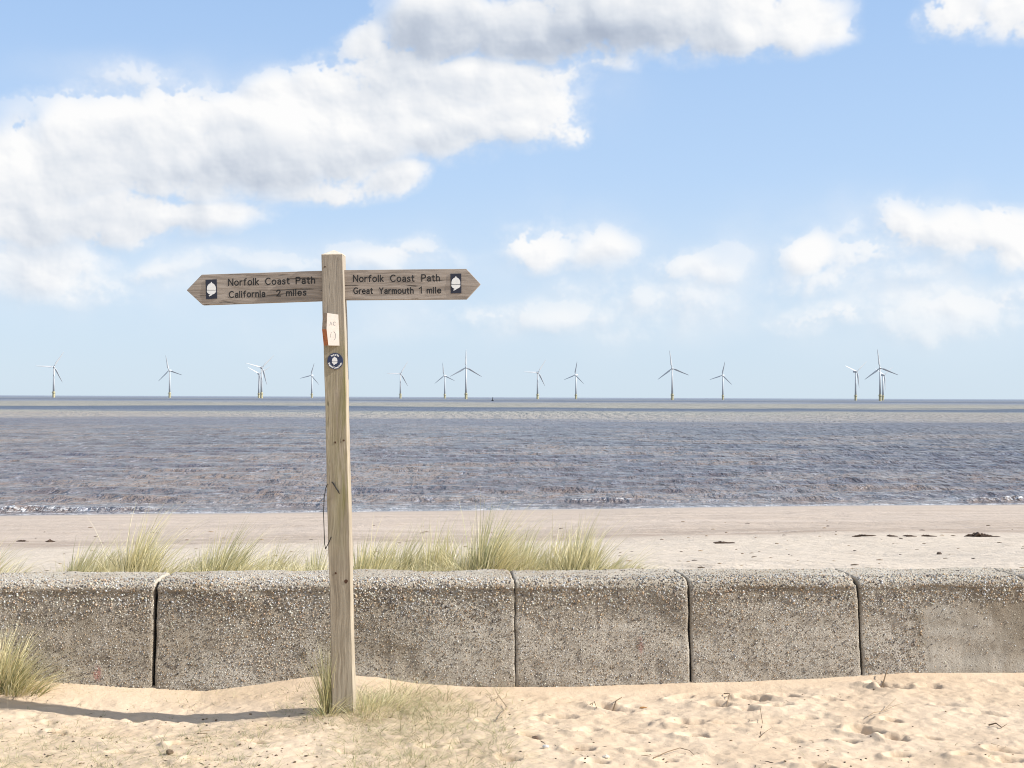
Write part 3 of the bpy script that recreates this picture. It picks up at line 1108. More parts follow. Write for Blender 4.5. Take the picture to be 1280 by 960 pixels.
for b in range(len(JU) - 1):
    u0 = JU[b] + GAPS[b] * .5
    u1 = JU[b + 1] - GAPS[b + 1] * .5
    # columns packed near the ends for the worn, rounded arrises
    e = np.array([0, .003, .007, .012, .018, .026, .036, .05, .07, .095])
    us = np.concatenate([u0 + e, np.linspace(u0 + .11, u1 - .11, 74), u1 - e[::-1]])
    tt = np.arange(len(prof), dtype=float)
    U, T = np.meshgrid(us, tt)
    P, N = wall_surface(U.ravel(), T.ravel(), b, b)
    de = np.minimum(U - u0, u1 - U).ravel()
    rr = .010 * (1 + 1.1 * fbm(T.ravel() * .5, T.ravel() * 0 + b, 3, .6, 77 + b))
    # rounding of the ends (stronger where the top corner of one joint has broken away)
    if b == 5:
        chip = np.exp(-((T.ravel() - 41) / 6.0) ** 2) * np.exp(-np.maximum(u1 - U.ravel(), 0) / .05)
        rr = rr + .055 * chip
    arr = np.where(de < rr, rr - np.sqrt(np.maximum(rr * rr - (rr - de) ** 2, 0)), 0)
    dz = undul(U.ravel(), T.ravel()) - arr * .8
    # wobble of the joint line itself
    jw = np.exp(-de / .05) * .004 * fbm(T.ravel() * .35, T.ravel() * 0 + 3 * b, 3, .6, 99)
    W2 = P[:, 0] + N[:, 0] * dz
    Z2 = P[:, 1] + N[:, 1] * dz
    Uc = U.ravel() + jw
    V = np.stack([WA.x + WDIR.x * Uc + WNRM.x * W2, WA.y + WDIR.y * Uc + WNRM.y * W2, Z2], -1)
    F = grid_faces(len(tt), len(us))[:, ::-1]
    nv = len(V)
    cols = len(us)
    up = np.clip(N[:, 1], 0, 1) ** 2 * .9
    coat = np.zeros(nv)
    if b >= 6:
        edge = COAT_U + .02 * fbm(T.ravel() * .25, T.ravel() * 0, 3, .6, 14)
        coat = sst(Uc, edge - .006, edge + .012) * (1 - sst(Z2, .40, .50)) * (.62 + .3 * fbm(Uc * 9, Z2 * 9, 3, .6, 23))
    stain = np.zeros(nv)
    if b >= 6:
        stain = np.exp(-((Uc - COAT_U + .03) / .03) ** 2) * sst(Z2, .14, .25) * (1 - sst(Z2, .38, .46))
    stain = np.maximum(stain, .55 * np.exp(-de / .05) * (Z2 < WALL_TOP - .05) * sst(fbm(T.ravel() * .3, U.ravel() * 12, 3, .5, 15), -.2, .5))
    stain = np.maximum(stain, .5 * (1 - sst(Z2, .03, .13)) * sst(fbm(U.ravel() * 4, T.ravel() * .1, 3, .5, 18), -.3, .4))
    pink = np.zeros(nv)
    for (pu, pz, sx_, sz_) in pink_uz:
        pink = np.maximum(pink, 1 - sst(np.sqrt(((Uc - pu) / sx_) ** 2 + ((Z2 - pz) / sz_) ** 2), .6, 1.15))
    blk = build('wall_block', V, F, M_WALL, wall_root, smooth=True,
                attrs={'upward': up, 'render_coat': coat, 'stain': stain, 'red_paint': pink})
    # end faces
    me = blk.data
    bm = bmesh.new()
    bm.from_mesh(me)
    bm.verts.ensure_lookup_table()
    for c_ in (0, cols - 1):
        ring = [bm.verts[r * cols + c_] for r in range(len(tt))]
        try:
            bm.faces.new(ring if c_ else ring[::-1])
        except ValueError:
            pass
    bm.normal_update()
    bm.to_mesh(me)
    bm.free()
    if b == 6:
        blk['label'] = 'wall block with a smooth cement coat over its right half'
    # exposed pebbles, set into the face and shoulder
    in_view = 1 <= b <= 7
    if not in_view:
        continue
    L = u1 - u0
    npb = int(11000 * L / .87)
    pu = rng.uniform(u0 + .012, u1 - .012, npb)
    # profile positions by arc length
    seg = np.linalg.norm(np.diff(prof, axis=0), axis=1)
    cum = np.concatenate([[0], np.cumsum(seg)])
    a0 = np.interp(10, np.arange(len(cum)), cum)
    a1 = cum[58]
    pa = rng.uniform(a0, a1, npb)
    pt = np.interp(pa, cum, np.arange(len(cum)))
    Pp, Nn = wall_surface(pu, pt, b, b)
    clump = fbm(pu * 2.2, Pp[:, 1] * 3, 3, .5, 31)
    hi = sst(Pp[:, 1], .30, .50) * (1 - sst(pt, 44, 50))          # washed-out, coarser zone at the shoulder
    size = (.0018 + .0024 * rng.random(npb) ** 1.8) * (1 + .75 * hi * rng.random(npb) + .35 * np.clip(clump, 0, 1))
    keepp = rng.random(npb) < (.62 + .38 * hi + .45 * clump)
    if b >= 6:
        keepp &= (pu < COAT_U) | (rng.random(npb) < .22) | (Pp[:, 1] > .43)
    keepp &= ~((pt > 47) & (rng.random(npb) < .55))
    pu, pt, Pp, Nn, size, hi = pu[keepp], pt[keepp], Pp[keepp], Nn[keepp], size[keepp], hi[keepp]
    n = len(pu)
    dz = undul(pu, pt) + size * (rng.uniform(-.30, .28, n) + .10 * hi)
    cw_ = Pp[:, 0] + Nn[:, 0] * dz
    cz_ = Pp[:, 1] + Nn[:, 1] * dz
    cen = np.stack([WA.x + WDIR.x * pu + WNRM.x * cw_, WA.y + WDIR.y * pu + WNRM.y * cw_, cz_], -1)
    sc3 = size[:, None] * rng.uniform(.65, 1.25, (n, 3))
    rv = ICO_V[None] * sc3[:, None, :] * (1 + .16 * rng.standard_normal((n, 12, 1)))
    ang = rng.uniform(0, 6.28, n)
    ca, sa = np.cos(ang)[:, None], np.sin(ang)[:, None]
    x2 = rv[..., 0] * ca - rv[..., 2] * sa
    z2 = rv[..., 0] * sa + rv[..., 2] * ca
    rv = np.stack([x2, rv[..., 1], z2], -1) + cen[:, None, :]
    fc = (ICO_F[None] + (np.arange(n) * 12)[:, None, None]).reshape(-1, 3)
    pc = peb_cols[rng.integers(0, len(peb_cols), n)] * rng.uniform(.75, 1.15, (n, 1))
    pc = np.minimum(pc * (1.24 + .06 * hi[:, None]), .50) * (1 - .28 * sst(fbm(pu * 2.1, Pp[:, 1] * 2.6, 3, .5, 44), .0, .5)[:, None])
    pb = build('exposed_pebbles', rv.reshape(-1, 3), fc, M_PEBBLE, blk, smooth=True, colors=np.repeat(pc, 12, axis=0))
    pb['kind'] = 'stuff'
# added dark strip set back in each joint, standing for the unlit gap
for j in range(1, len(JU) - 1):
    g_ = GAPS[j] * .5 + .012
    wf = {2: .415, 3: .40, 4: .44, 5: .43, 6: .41}.get(j, .42)
    zt = WALL_TOP - (.018 if j not in (4,) else .03)
    # follows the batter of the face, set back from it
    bk = wf - .455
    pts = [(-.004 + .02, -.2), (.56 + bk - .0, -.2), (.505 + bk, .15), (.455 + bk, WALL_TOP - .10), (.40 + bk, zt - .01), (.02, zt - .01)]
    A = [wall_point(JU[j] - g_, w_, z_) for w_, z_ in pts]
    B = [wall_point(JU[j] + g_, w_, z_) for w_, z_ in pts]
    v_, f_ = prism(A, B)
    build('joint_shade_strip', v_, f_, M_JOINT_SHADE, wall_root)

# ------------------------------------------------------------------ lettering (routed single-stroke letters)
def arc(cx, cy, rx, ry, a0, a1, n=14):
    return [(cx + rx * math.cos(rad(a0 + (a1 - a0) * i / n)), cy + ry * math.sin(rad(a0 + (a1 - a0) * i / n))) for i in range(n + 1)]


GL = {
    'N': ([[(0, 0), (0, 1)], [(0, 1), (.62, 0)], [(.62, 0), (.62, 1)]], .62),
    'o': ([arc(.27, .34, .27, .34, 0, 360, 20)], .54),
    'r': ([[(0, 0), (0, .68)], [(0, .40), (.06, .56), (.17, .66), (.30, .67)]], .30),
    'f': ([[(.13, 0), (.13, .80), (.17, .93), (.34, 1.0)], [(0, .66), (.30, .66)]], .34),
    'l': ([[(0, 0), (0, 1)]], .04),
    'k': ([[(0, 0), (0, 1)], [(.40, .68), (0, .24)], [(.13, .38), (.43, 0)]], .43),
    'C': ([arc(.40, .5, .40, .5, 48, 312, 20)], .70),
    'a': ([[(.05, .56), (.13, .65), (.26, .68), (.38, .64), (.43, .52), (.43, 0)],
           [(.43, .38), (.22, .38), (.07, .31), (.01, .19), (.06, .06), (.18, 0), (.32, .03), (.43, .14)]], .45),
    's': ([[(.37, .57), (.28, .66), (.14, .67), (.04, .59), (.05, .45), (.16, .37), (.30, .30), (.38, .19), (.34, .06), (.20, 0), (.08, .02), (.0, .11)]], .38),
    't': ([[(.13, .90), (.13, .14), (.19, .03), (.34, .02)], [(0, .66), (.32, .66)]], .34),
    'P': ([[(0, 0), (0, 1), (.34, 1), (.50, .92), (.55, .75), (.50, .57), (.34, .48), (0, .48)]], .55),
    'h': ([[(0, 0), (0, 1)], [(0, .44), (.08, .60), (.22, .68), (.37, .63), (.44, .48), (.44, 0)]], .44),
    'n': ([[(0, 0), (0, .68)], [(0, .44), (.08, .60), (.22, .68), (.37, .63), (.44, .48), (.44, 0)]], .44),
    'm': ([[(0, 0), (0, .68)], [(0, .46), (.07, .62), (.19, .68), (.31, .63), (.36, .48), (.36, 0)],
           [(.36, .46), (.43, .62), (.55, .68), (.67, .63), (.72, .48), (.72, 0)]], .72),
    'i': ([[(0, 0), (0, .68)], [(0, .86), (0, .95)]], .04),
    'e': ([[(.02, .36), (.49, .36), (.46, .54), (.36, .65), (.24, .68), (.11, .63), (.02, .50), (0, .32), (.06, .12), (.18, .01), (.32, .01), (.46, .12)]], .49),
    'u': ([[(.44, 0), (.44, .68)], [(.44, .24), (.36, .08), (.22, 0), (.07, .05), (0, .20), (0, .68)]], .44),
    'd': ([[(.46, 0), (.46, 1)], arc(.23, .34, .23, .34, 0, 360, 18)], .46),
    'g': ([arc(.23, .34, .23, .34, 0, 360, 18), [(.46, .68), (.46, -.1), (.36, -.26), (.2, -.3), (.04, -.22)]], .46),
    'G': ([arc(.40, .5, .40, .5, 48, 330, 20) + [(.76, .44), (.46, .44)]], .76),
    'Y': ([[(0, 1), (.30, .50), (.60, 1)], [(.30, .50), (.30, 0)]], .60),
    'E': ([[(.5, 1), (0, 1), (0, 0), (.5, 0)], [(0, .52), (.42, .52)]], .5),
    'A': ([[(0, 0), (.32, 1), (.64, 0)], [(.12, .36), (.52, .36)]], .64),
    '2': ([[(.02, .76), (.08, .92), (.24, 1), (.40, .95), (.48, .80), (.44, .60), (.30, .40), (0, 0), (.52, 0)]], .52),
    '1': ([[(0, .80), (.20, 1), (.20, 0)]], .20),
}


def ribbon(pts, hw):
    """flat ribbon of even width round a polyline, in 2D"""
    p = np.array(pts, float)
    if len(p) < 2:
        return [], []
    closed = np.allclose(p[0], p[-1]) and len(p) > 3
    n = len(p)
    vs, fs = [], []
    for i in range(n):
        if closed:
            a = p[(i - 1) % (n - 1)]
            c = p[(i + 1) % (n - 1)] if i < n - 1 else p[1]
        else:
            a = p[max(i - 1, 0)]
            c = p[min(i + 1, n - 1)]
        b_ = p[i]
        d1 = b_ - a
        d2 = c - b_
        if np.linalg.norm(d1) < 1e-9:
            d1 = d2
        if np.linalg.norm(d2) < 1e-9:
            d2 = d1
        d1 /= np.linalg.norm(d1)
        d2 /= np.linalg.norm(d2)
        m_ = d1 + d2
        m_ = m_ / max(np.linalg.norm(m_), 1e-6)
        nn = np.array([-m_[1], m_[0]])
        k = hw / max(.55, abs(float(np.dot(nn, [-d1[1], d1[0]]))))
        bb = b_.copy()
        if not closed:
            if i == 0:
                bb = bb - d2 * hw * .8
            if i == n - 1:
                bb = bb + d1 * hw * .8
        vs += [tuple(bb + nn * k), tuple(bb - nn * k)]
    for i in range(n - 1):
        fs.append((2 * i, 2 * i + 1, 2 * i + 3, 2 * i + 2))
    return vs, fs


def word_2d(word, gap=.27):
    """strokes of a word with cap height 1 and its total width"""
    x = 0
    out = []
    for ch in word:
        st, w = GL[ch]
        for s_ in st:
            out.append([(x + q[0], q[1]) for q in s_])
        x += w + gap
    return out, x - gap


def text_mesh(words, place, hw):
    """words: (text, x0, base0, x1, base1, cap) in photo pixels; place maps pixel to world"""
    parts = []
    k = 0
    for (t_, x0, b0, x1, b1, cap) in words:
        st, w0 = word_2d(t_)
        for s_ in st:
            pts = []
            for (a_, h_) in s_:
                f_ = a_ / w0
                bx = x0 + (x1 - x0) * f_
                by = b0 + (b1 - b0) * f_
                pts.append((bx, -(by - h_ * cap)))
            v_, q_ = ribbon(pts, hw)
            k += 1
            parts.append(([tuple(place(a_, -b_, k)) for a_, b_ in v_], q_))
    return join(parts)


# ------------------------------------------------------------------ signpost
DF = 6.50                                              # distance of the post's front face
base = at(428.7, 890, DF)
post_root = empty('signpost', (base.x, DF + .05, base.z), 'weathered oak signpost with two pointed finger boards for a coast path', 'signpost')
# lean
topc = at(415.3, 318.5, DF)
botc = at(428.9, 895, DF)
lean = (topc - botc)
lean_dir = lean.normalized()
HW = .0498
H = lean.length


def post_pt(a, dy, h):
    """a across (-1..1), dy behind front face, h metres above the foot"""
    side = Vector((lean_dir.z, 0, -lean_dir.x))
    return botc + lean_dir * h + side * (a * HW) + Vector((0, dy, 0))


ring = [(-1, .004), (-.92, 0), (.92, 0), (1, .004), (1, .097), (.92, .10), (-.92, .10), (-1, .097)]
vs, fs = [], []
hs = [-.5] + list(np.linspace(0, H, 40))
for i, h_ in enumerate(hs):
    for (a_, d_) in ring:
        wob = .0011 * math.sin(h_ * 7 + a_ * 2) + .0006 * math.sin(h_ * 23 + d_ * 40)
        vs.append(tuple(post_pt(a_ + wob / HW, d_, h_)))
nr = len(ring)
for i in range(len(hs) - 1):
    for k in range(nr):
        k2 = (k + 1) % nr
        fs.append((i * nr + k, i * nr + k2, (i + 1) * nr + k2, (i + 1) * nr + k))
fs.append(tuple(range(nr - 1, -1, -1)))
fs.append(tuple((len(hs) - 1) * nr + k for k in range(nr)))
post = build('post', vs, fs, M_POST, post_root)
# low pyramid cap cut on the top
capv = [tuple(post_pt(a_ * 1.0, d_, H)) for a_, d_ in ring] + [tuple(post_pt(a_, d_, H + .0035)) for a_, d_ in ring] + [tuple(post_pt(.04, .05, H + .027))]
capf = [(k, (k + 1) % nr, nr + (k + 1) % nr, nr + k) for k in range(nr)] + [(nr + k, nr + (k + 1) % nr, 2 * nr) for k in range(nr)]
build('post_top', capv, capf, M_CAP, post_root)

D_FG = DF + .030
TH = .036


def finger(poly, words, panel, acorn_flip):
    front = [at(x_, y_, D_FG) for x_, y_ in poly]
    back = [p + Vector((0, TH, 0)) for p in front]
    v_, f_ = prism(front, back)
    fb = build('finger_board', v_, f_, M_FINGER, post_root, bevel=.0018)
    pl = lambda lift: (lambda x_, y_, k=0: at(x_, y_, D_FG - lift - .00004 * (k % 9)))
    for wd_ in words:
        v_, f_ = text_mesh([wd_], pl(.0006), .70)
        build('lettering', v_, f_, M_INK, fb)
    pf = [at(x_, y_, D_FG - .002) for x_, y_ in panel]
    v_, f_ = prism(pf, [p + Vector((0, .004, 0)) for p in pf])
    build('emblem_panel', v_, f_, M_NAVY, fb)
    cx = sum(p[0] for p in panel) / 4
    cy = sum(p[1] for p in panel) / 4
    acorn_mesh('acorn_emblem', cx, cy + (0.0), 1.0, D_FG - .0032, fb)
    return fb


def acorn_mesh(name, cx, cy, s, D, parent):
    """white acorn: domed nut above, cup and tilted stalk below"""
    nut = [(-5.4, .9)] + [(-5.5 * math.cos(t_), -1.0 - 6.6 * math.sin(t_)) for t_ in np.linspace(0, 1.36, 9)] + [(-.45, -8.8), (0, -9.2), (.45, -8.8)]
    nut += [(5.5 * math.cos(t_), -1.0 - 6.6 * math.sin(t_)) for t_ in np.linspace(1.36, 0, 9)] + [(5.4, .9)]
    cup = [(-5.6, 1.5), (5.6, 1.5)] + [(5.7 * math.cos(t_), 2.0 + 4.6 * math.sin(t_)) for t_ in np.linspace(.15, 1.35, 7)] + [
        (.2, 7.6), (-2.6, 8.9), (-3.4, 8.2), (-1.6, 6.9)] + [(-5.7 * math.cos(t_), 2.0 + 4.6 * math.sin(t_)) for t_ in np.linspace(1.2, .15, 6)]
    parts = []
    for poly in (nut, cup):
        fr = [at(cx + x_ * s, cy + y_ * s, D) for x_, y_ in poly]
        parts.append(prism(fr, [p + Vector((0, .0016, 0)) for p in fr]))
    v_, f_ = join(parts)
    return build(name, v_, f_, M_WHITE, parent)


left_words = [
    ('Norfolk', 285.8, 357.0, 323.0, 355.8, 8.0), ('Coast', 332.0, 355.8, 361.5, 354.9, 8.0), ('Path', 370.2, 354.8, 393.3, 354.0, 8.0),
    ('California', 286.6, 372.0, 331.0, 370.6, 7.5), ('2', 345.8, 370.1, 350.4, 370.0, 7.5), ('miles', 358.2, 369.8, 382.4, 368.9, 7.5)]
right_words = [
    ('Norfolk', 441.9, 352.2, 479.0, 351.9, 8.0), ('Coast', 488.2, 351.9, 517.6, 351.7, 8.0), ('Path', 527.2, 351.5, 549.2, 351.2, 8.0),
    ('Great', 442.2, 367.0, 465.6, 366.9, 7.1), ('Yarmouth', 474.4, 367.0, 516.4, 366.6, 7.1), ('1', 524.2, 366.4, 526.6, 366.4, 7.4), ('mile', 533.9, 366.4, 550.9, 366.2, 7.2)]
fl = finger([(410, 338.1), (252.2, 343.2), (233.3, 362.8), (253.2, 381.3), (411, 375.8)][::-1], left_words,
            [(256.9, 349.9), (270.8, 349.1), (271.4, 373.2), (257.6, 374.0)][::-1], False)
fl['label'] = 'finger board pointing left, with California 2 miles'
fr_ = finger([(424, 337.6), (425, 375.0), (583.2, 373.9), (600.7, 355.0), (583.0, 336.0)], right_words,
             [(563.0, 342.2), (563.3, 366.9), (576.7, 366.5), (576.4, 341.9)], True)
fr_['label'] = 'finger board pointing right, with Great Yarmouth 1 mile'

# small skewed pale wooden arrow block
yaw = rad(36)
ex = Vector((math.cos(yaw), math.sin(yaw), 0))          # along its face (right end further away)
en = Vector((-math.sin(yaw), math.cos(yaw), 0)) * 1.0   # into its thickness
origin_b = at(408.2, 411.3, DF - .045)
mm = 1 / F_PX * (DF - .04)


def bp(u_, v_, t_):
    return origin_b + ex * u_ + Vector((0, 0, v_)) + en * t_


bw = .066
facep = [bp(.003, .073, 0), bp(0, .0, 0), bp(.010, -.074, 0), bp(bw + .001, -.0735, 0), bp(bw - .002, .003, 0), bp(bw - .006, .068, 0)]
# end surfaces: pointed end towards the left
t_end = .037


def bq(u_, v_):
    p = bp(u_, v_, 0)
    return p - Vector((math.cos(rad(20)), -math.sin(rad(20)) * 1.0, 0)) * 0 + en * t_end


backp = [bq(.001, .073), bq(-.003, .0), bq(.006, -.074), bq(bw + .001, -.0735), bq(bw - .002, .003), bq(bw - .006, .068)]
blk_root_v, blk_root_f = prism(facep, backp)
arrow = build('arrow_block', blk_root_v, blk_root_f, M_PALEFACE, post_root)
arrow['label'] = 'small pale wooden arrow block fixed askew to the post'
arrow.data.materials.append(M_ENDGRAIN)
arrow.data.materials.append(M_ORANGEWOOD)
for pol in arrow.data.polygons:
    idx = set(pol.vertices)
    if idx == {0, 6, 7, 1}:
        pol.material_index = 1
    elif idx == {1, 7, 8, 2}:
        pol.material_index = 2
# faint worn print on it
pr = []
for k, (t_, u0_, v0_, w_, c_) in enumerate([('A', .016, .018, .012, .016), ('C', .034, .018, .012, .016)]):
    st, w0 = word_2d(t_)
    for s_ in st:
        v_, q_ = ribbon([(u0_ + a_ / w0 * w_, v0_ + h_ * c_) for a_, h_ in s_], .0010)
        pr.append(([tuple(bp(a_, b_, -.0005 - .00005 * len(pr))) for a_, b_ in v_], q_))
v_, q_ = ribbon(arc(.034, -.030, .013, .020, -70, 75, 12), .0009)
pr.append(([tuple(bp(a_, b_, -.0008)) for a_, b_ in v_], q_))
v_, q_ = ribbon(arc(.034, -.030, .013, .020, 120, 200, 8), .0006)
pr.append(([tuple(bp(a_, b_, -.0009)) for a_, b_ in v_], q_))
for v_, q_ in [join(pr[:2])] + pr[2:]:
    build('faded_print', v_, q_, M_GREYPRINT, arrow)

# round navy badge
bc = (418.9, 451.4)
RB = 10.2
circ = [(bc[0] + RB * math.cos(a_) * .96, bc[1] + RB * math.sin(a_)) for a_ in np.linspace(0, 2 * math.pi, 33)[:-1]]
ff = [at(x_, y_, DF - .006) for x_, y_ in circ][::-1]
v_, f_ = prism(ff, [p + Vector((0, .006, 0)) for p in ff])
badge = build('round_badge', v_, f_, M_BADGE, post_root)
badge['label'] = 'round navy waymark badge with a white acorn'
acorn_mesh('acorn_emblem', bc[0] - .6, bc[1] - .2, .60, DF - .0072, badge)


def ring_text(t_, r_, a0, a1, outward, cap):
    parts = []
    st, w0 = word_space(t_)
    for k, s_ in enumerate(st):
        pts = []
        for a_, h_ in s_:
            an = rad(a0 + (a1 - a0) * a_ / w0)
            rr_ = r_ + (h_ * cap if outward else -h_ * cap)
            pts.append((bc[0] + rr_ * math.cos(an) * .96, -(bc[1] - rr_ * math.sin(an))))
        v_, q_ = ribbon(pts, .27)
        parts.append(([tuple(at(a_, -b_, DF - .0066 - .00004 * (k % 7))) for a_, b_ in v_], q_))
    return parts


def word_space(t_):
    x = 0
    out = []
    for w_ in t_.split():
        st, ww_ = word_2d(w_, .22)
        out += [[(x + q[0], q[1]) for q in s_] for s_ in st]
        x += ww_ + .6
    return out, x - .6


for parts in (ring_text('Part of the', 7.0, 128, 52, True, 1.9), ring_text('England Coast Path', 9.1, 196, 344, False, 1.9)):
    v_, q_ = join(parts)
    build('ring_lettering', v_, q_, M_WHITE, badge)

# knots, holes drawn as dark discs, a dark split and small screw on the face
def blob(px_, py_, rx_, ry_, name, ang=0):
    n = 12
    pts = []
    for k in range(n):
        a_ = 2 * math.pi * k / n
        r_ = random.uniform(.8, 1.15)
        x_ = math.cos(a_) * rx_ * r_
        y_ = math.sin(a_) * ry_ * r_
        pts.append((px_ + x_ * math.cos(ang) - y_ * math.sin(ang), py_ + x_ * math.sin(ang) + y_ * math.cos(ang)))
    fr = [at(x_, y_, DF - .0012) for x_, y_ in pts][::-1]
    v_, f_ = prism(fr, [p + Vector((0, .003, 0)) for p in fr])
    build(name, v_, f_, M_KNOT_HOLE, post_root)


blob(432.3, 726.5, 2.3, 2.5, 'knot')
blob(419.6, 716.5, 1.2, 1.4, 'knot')
blob(406.0, 333.5, 1.2, .9, 'knot')
blob(419.0, 553.0, 1.2, 1.3, 'knot')  # small hole, drawn as a flat dark disc
blob(429.6, 550.5, 1.3, 1.3, 'knot')  # second hole, a dark disc likewise
v_, f_ = tube([at(414.8, 602.4, DF - .003), at(417.6, 605.5, DF - .012), at(419.8, 609.5, DF - .008), at(422.6, 613.5, DF - .012), at(424.2, 617, DF - .003)], .0040, 6, [.6, 1, .8, 1, .5])
build('dark_split', v_, f_, M_WIRE, post_root)  # raised dark tube drawn for the dark split
wp = [(414, 671), (411.5, 677), (408.5, 683), (407, 686.5), (405.8, 680), (405.0, 660), (404.4, 640), (405.2, 622), (407.2, 610), (410.0, 603)]
path = []
for i_ in range(len(wp) - 1):
    for k_ in range(4):
        f_ = k_ / 4
        path.append(at(wp[i_][0] * (1 - f_) + wp[i_ + 1][0] * f_, wp[i_][1] * (1 - f_) + wp[i_ + 1][1] * f_, DF - .004 - (.012 if 1 < i_ < 8 else 0)))
v_, f_ = tube(path, .0022, 5)
build('wire_loop', v_, f_, M_WIRE, post_root)

# ------------------------------------------------------------------ wind turbines
M_TURB = simple('turbine_grey_white', (.47, .48, .49), .45, .05, .3)
M_YEL = simple('yellow_foundation', (.40, .36, .22), .6, .2, .5)


def turbine_meshes():
    out = {}
    n = 16
    # foundation with platform
    vs, fs = [], []
    prof_ = [(-3, 2.4), (9, 2.4), (9, 3.8), (9.6, 3.8), (9.6, 2.5), (12, 2.4), (12, 2.1)]
    for z_, r_ in prof_:
        for k in range(n):
            a_ = 2 * math.pi * k / n
            vs.append((r_ * math.cos(a_), r_ * math.sin(a_), z_))
    for i in range(len(prof_) - 1):
        for k in range(n):
            k2 = (k + 1) % n
            fs.append((i * n + k, i * n + k2, (i + 1) * n + k2, (i + 1) * n + k))
    for k in range(8):
        a_ = 2 * math.pi * k / 8
        p_ = (4.1 * math.cos(a_), 4.1 * math.sin(a_))
        o_ = len(vs)
        v_, f_ = tube([(p_[0] * .9, p_[1] * .9, 9.6), (p_[0] * .9, p_[1] * .9, 10.9)], .08, 4)
        vs += v_
        fs += [tuple(i_ + o_ for i_ in q) for q in f_]
    o_ = len(vs)
    v_, f_ = tube([(2.9, .8, -3), (2.9, .8, 9)], .25, 5)
    vs += v_
    fs += [tuple(i_ + o_ for i_ in q) for q in f_]
    out['foundation'] = (vs, fs, M_YEL)
    vs, fs = tube([(0, 0, 12), (0, 0, 36), (0, 0, 59)], 2.0, 16, [1, .82, .62])
    out['tower'] = (vs, fs, M_TURB)
    # nacelle: rounded long box, rotor side -Y
    prof_ = [(-3.2, 1.2, 1.3), (-2.6, 1.7, 1.9), (2, 1.8, 2.1), (6.5, 1.7, 1.9), (7.4, 1.2, 1.4)]
    vs, fs = [], []
    m_ = 12
    for (y_, w_, h_) in prof_:
        for k in range(m_):
            a_ = 2 * math.pi * k / m_
            cx_, cz_ = math.cos(a_), math.sin(a_)
            sq = 1 / max(abs(cx_), abs(cz_)) ** .6
            vs.append((cx_ * sq * w_, y_, 60.4 + cz_ * sq * h_))
    for i in range(len(prof_) - 1):
        for k in range(m_):
            k2 = (k + 1) % m_
            fs.append((i * m_ + k, (i + 1) * m_ + k, (i + 1) * m_ + k2, i * m_ + k2))
    fs.append(tuple(range(m_)))
    fs.append(tuple((len(prof_) - 1) * m_ + k for k in range(m_ - 1, -1, -1)))
    out['nacelle'] = (vs, fs, M_TURB)
    # hub
    vs, fs = tube([(0, -3.1, 60.4), (0, -4.2, 60.4), (0, -5.4, 60.4), (0, -6.2, 60.4)], 1.6, 12, [1, 1.05, .8, .25])
    out['hub'] = (vs, fs, M_TURB)
    # blade along +Z from hub centre at (0,-4.6,0)
    st = [(1.2, .9, .9, 0), (4, .9, .8, 8), (8, 1.9, .5, 16), (14, 1.7, .36, 12), (24, 1.2, .24, 6), (34, .75, .15, 2), (38.6, .4, .08, 0), (39.6, .1, .03, 0)]
    vs, fs = [], []
    m_ = 10
    for (r_, ch, th_, tw) in st:
        for k in range(m_):
            a_ = 2 * math.pi * k / m_
            x_ = ch * math.cos(a_) - (ch - 1.0 if ch > 1 else 0) * .5
            y_ = th_ * math.sin(a_)
            t_ = rad(tw + 14)
            vs.append((x_ * math.cos(t_) - y_ * math.sin(t_), x_ * math.sin(t_) + y_ * math.cos(t_), r_))
    for i in range(len(st) - 1):
        for k in range(m_):
            k2 = (k + 1) % m_
            fs.append((i * m_ + k, i * m_ + k2, (i + 1) * m_ + k2, (i + 1) * m_ + k))
    fs.append(tuple(range(m_ - 1, -1, -1)))
    fs.append(tuple((len(st) - 1) * m_ + k for k in range(m_)))
    out['blade'] = (vs, fs, M_TURB)
    return out


TM = turbine_meshes()
proto = empty('wind_turbine', (0, 0, 0))
for nm in ('foundation', 'tower', 'nacelle', 'hub'):
    v_, f_, m_ = TM[nm]
    build(nm, v_, f_, m_, proto, smooth=(nm in ('tower', 'hub')))
for k in range(3):
    v_, f_, m_ = TM['blade']
    bl = build('blade', v_, f_, m_, proto, smooth=True)
    bl.location = (0, -4.6, 60.4)
    bl.scale = (.95, .95, .88)

# hub px, hub py, angle of one blade (degrees, anticlockwise from right), yaw
TURB = [
    (67.3, 458.4, 178, 20, 'wind turbine farthest left on the horizon, with one blade level to the left'),
    (212.2, 463.2, 103, -15, 'wind turbine standing alone, second from the left edge of the photo'),
    (327, 459.4, 166, 25, 'taller, nearer wind turbine of the close pair left of the signpost'),
    (323.6, 467.2, 153, 30, 'shorter, farther wind turbine of the close pair left of the signpost'),
    (389.8, 469.2, 74, -20, 'bright white wind turbine just left of the signpost post'),
    (500.6, 467.0, 180, 15, 'first wind turbine to the right of the signpost'),
    (556, 469.6, 97, -25, 'small farther wind turbine left of the tall one with a vertical blade'),
    (582.6, 459.4, 90, 0, 'tall wind turbine with one blade pointing straight up, right of the signpost'),
    (672, 465.6, 178, 18, 'wind turbine with one blade level left, near the middle of the horizon'),
    (720, 468.8, 80, -35, 'small white-sided wind turbine right of the middle of the horizon'),
    (840.4, 460.6, 98, -12, 'tall lone wind turbine right of the middle, with a blade pointing almost straight up'),
    (903.6, 469.2, 78, -30, 'small farther wind turbine right of the tall lone one'),
    (1069.6, 464.6, 160, 28, 'wind turbine just left of the overlapping pair at the right'),
    (1100.2, 460.0, 98, -16, 'nearer, taller wind turbine of the overlapping pair at the right'),
    (1103.8, 468.8, 155, 32, 'farther, whiter wind turbine of the overlapping pair at the right'),
]
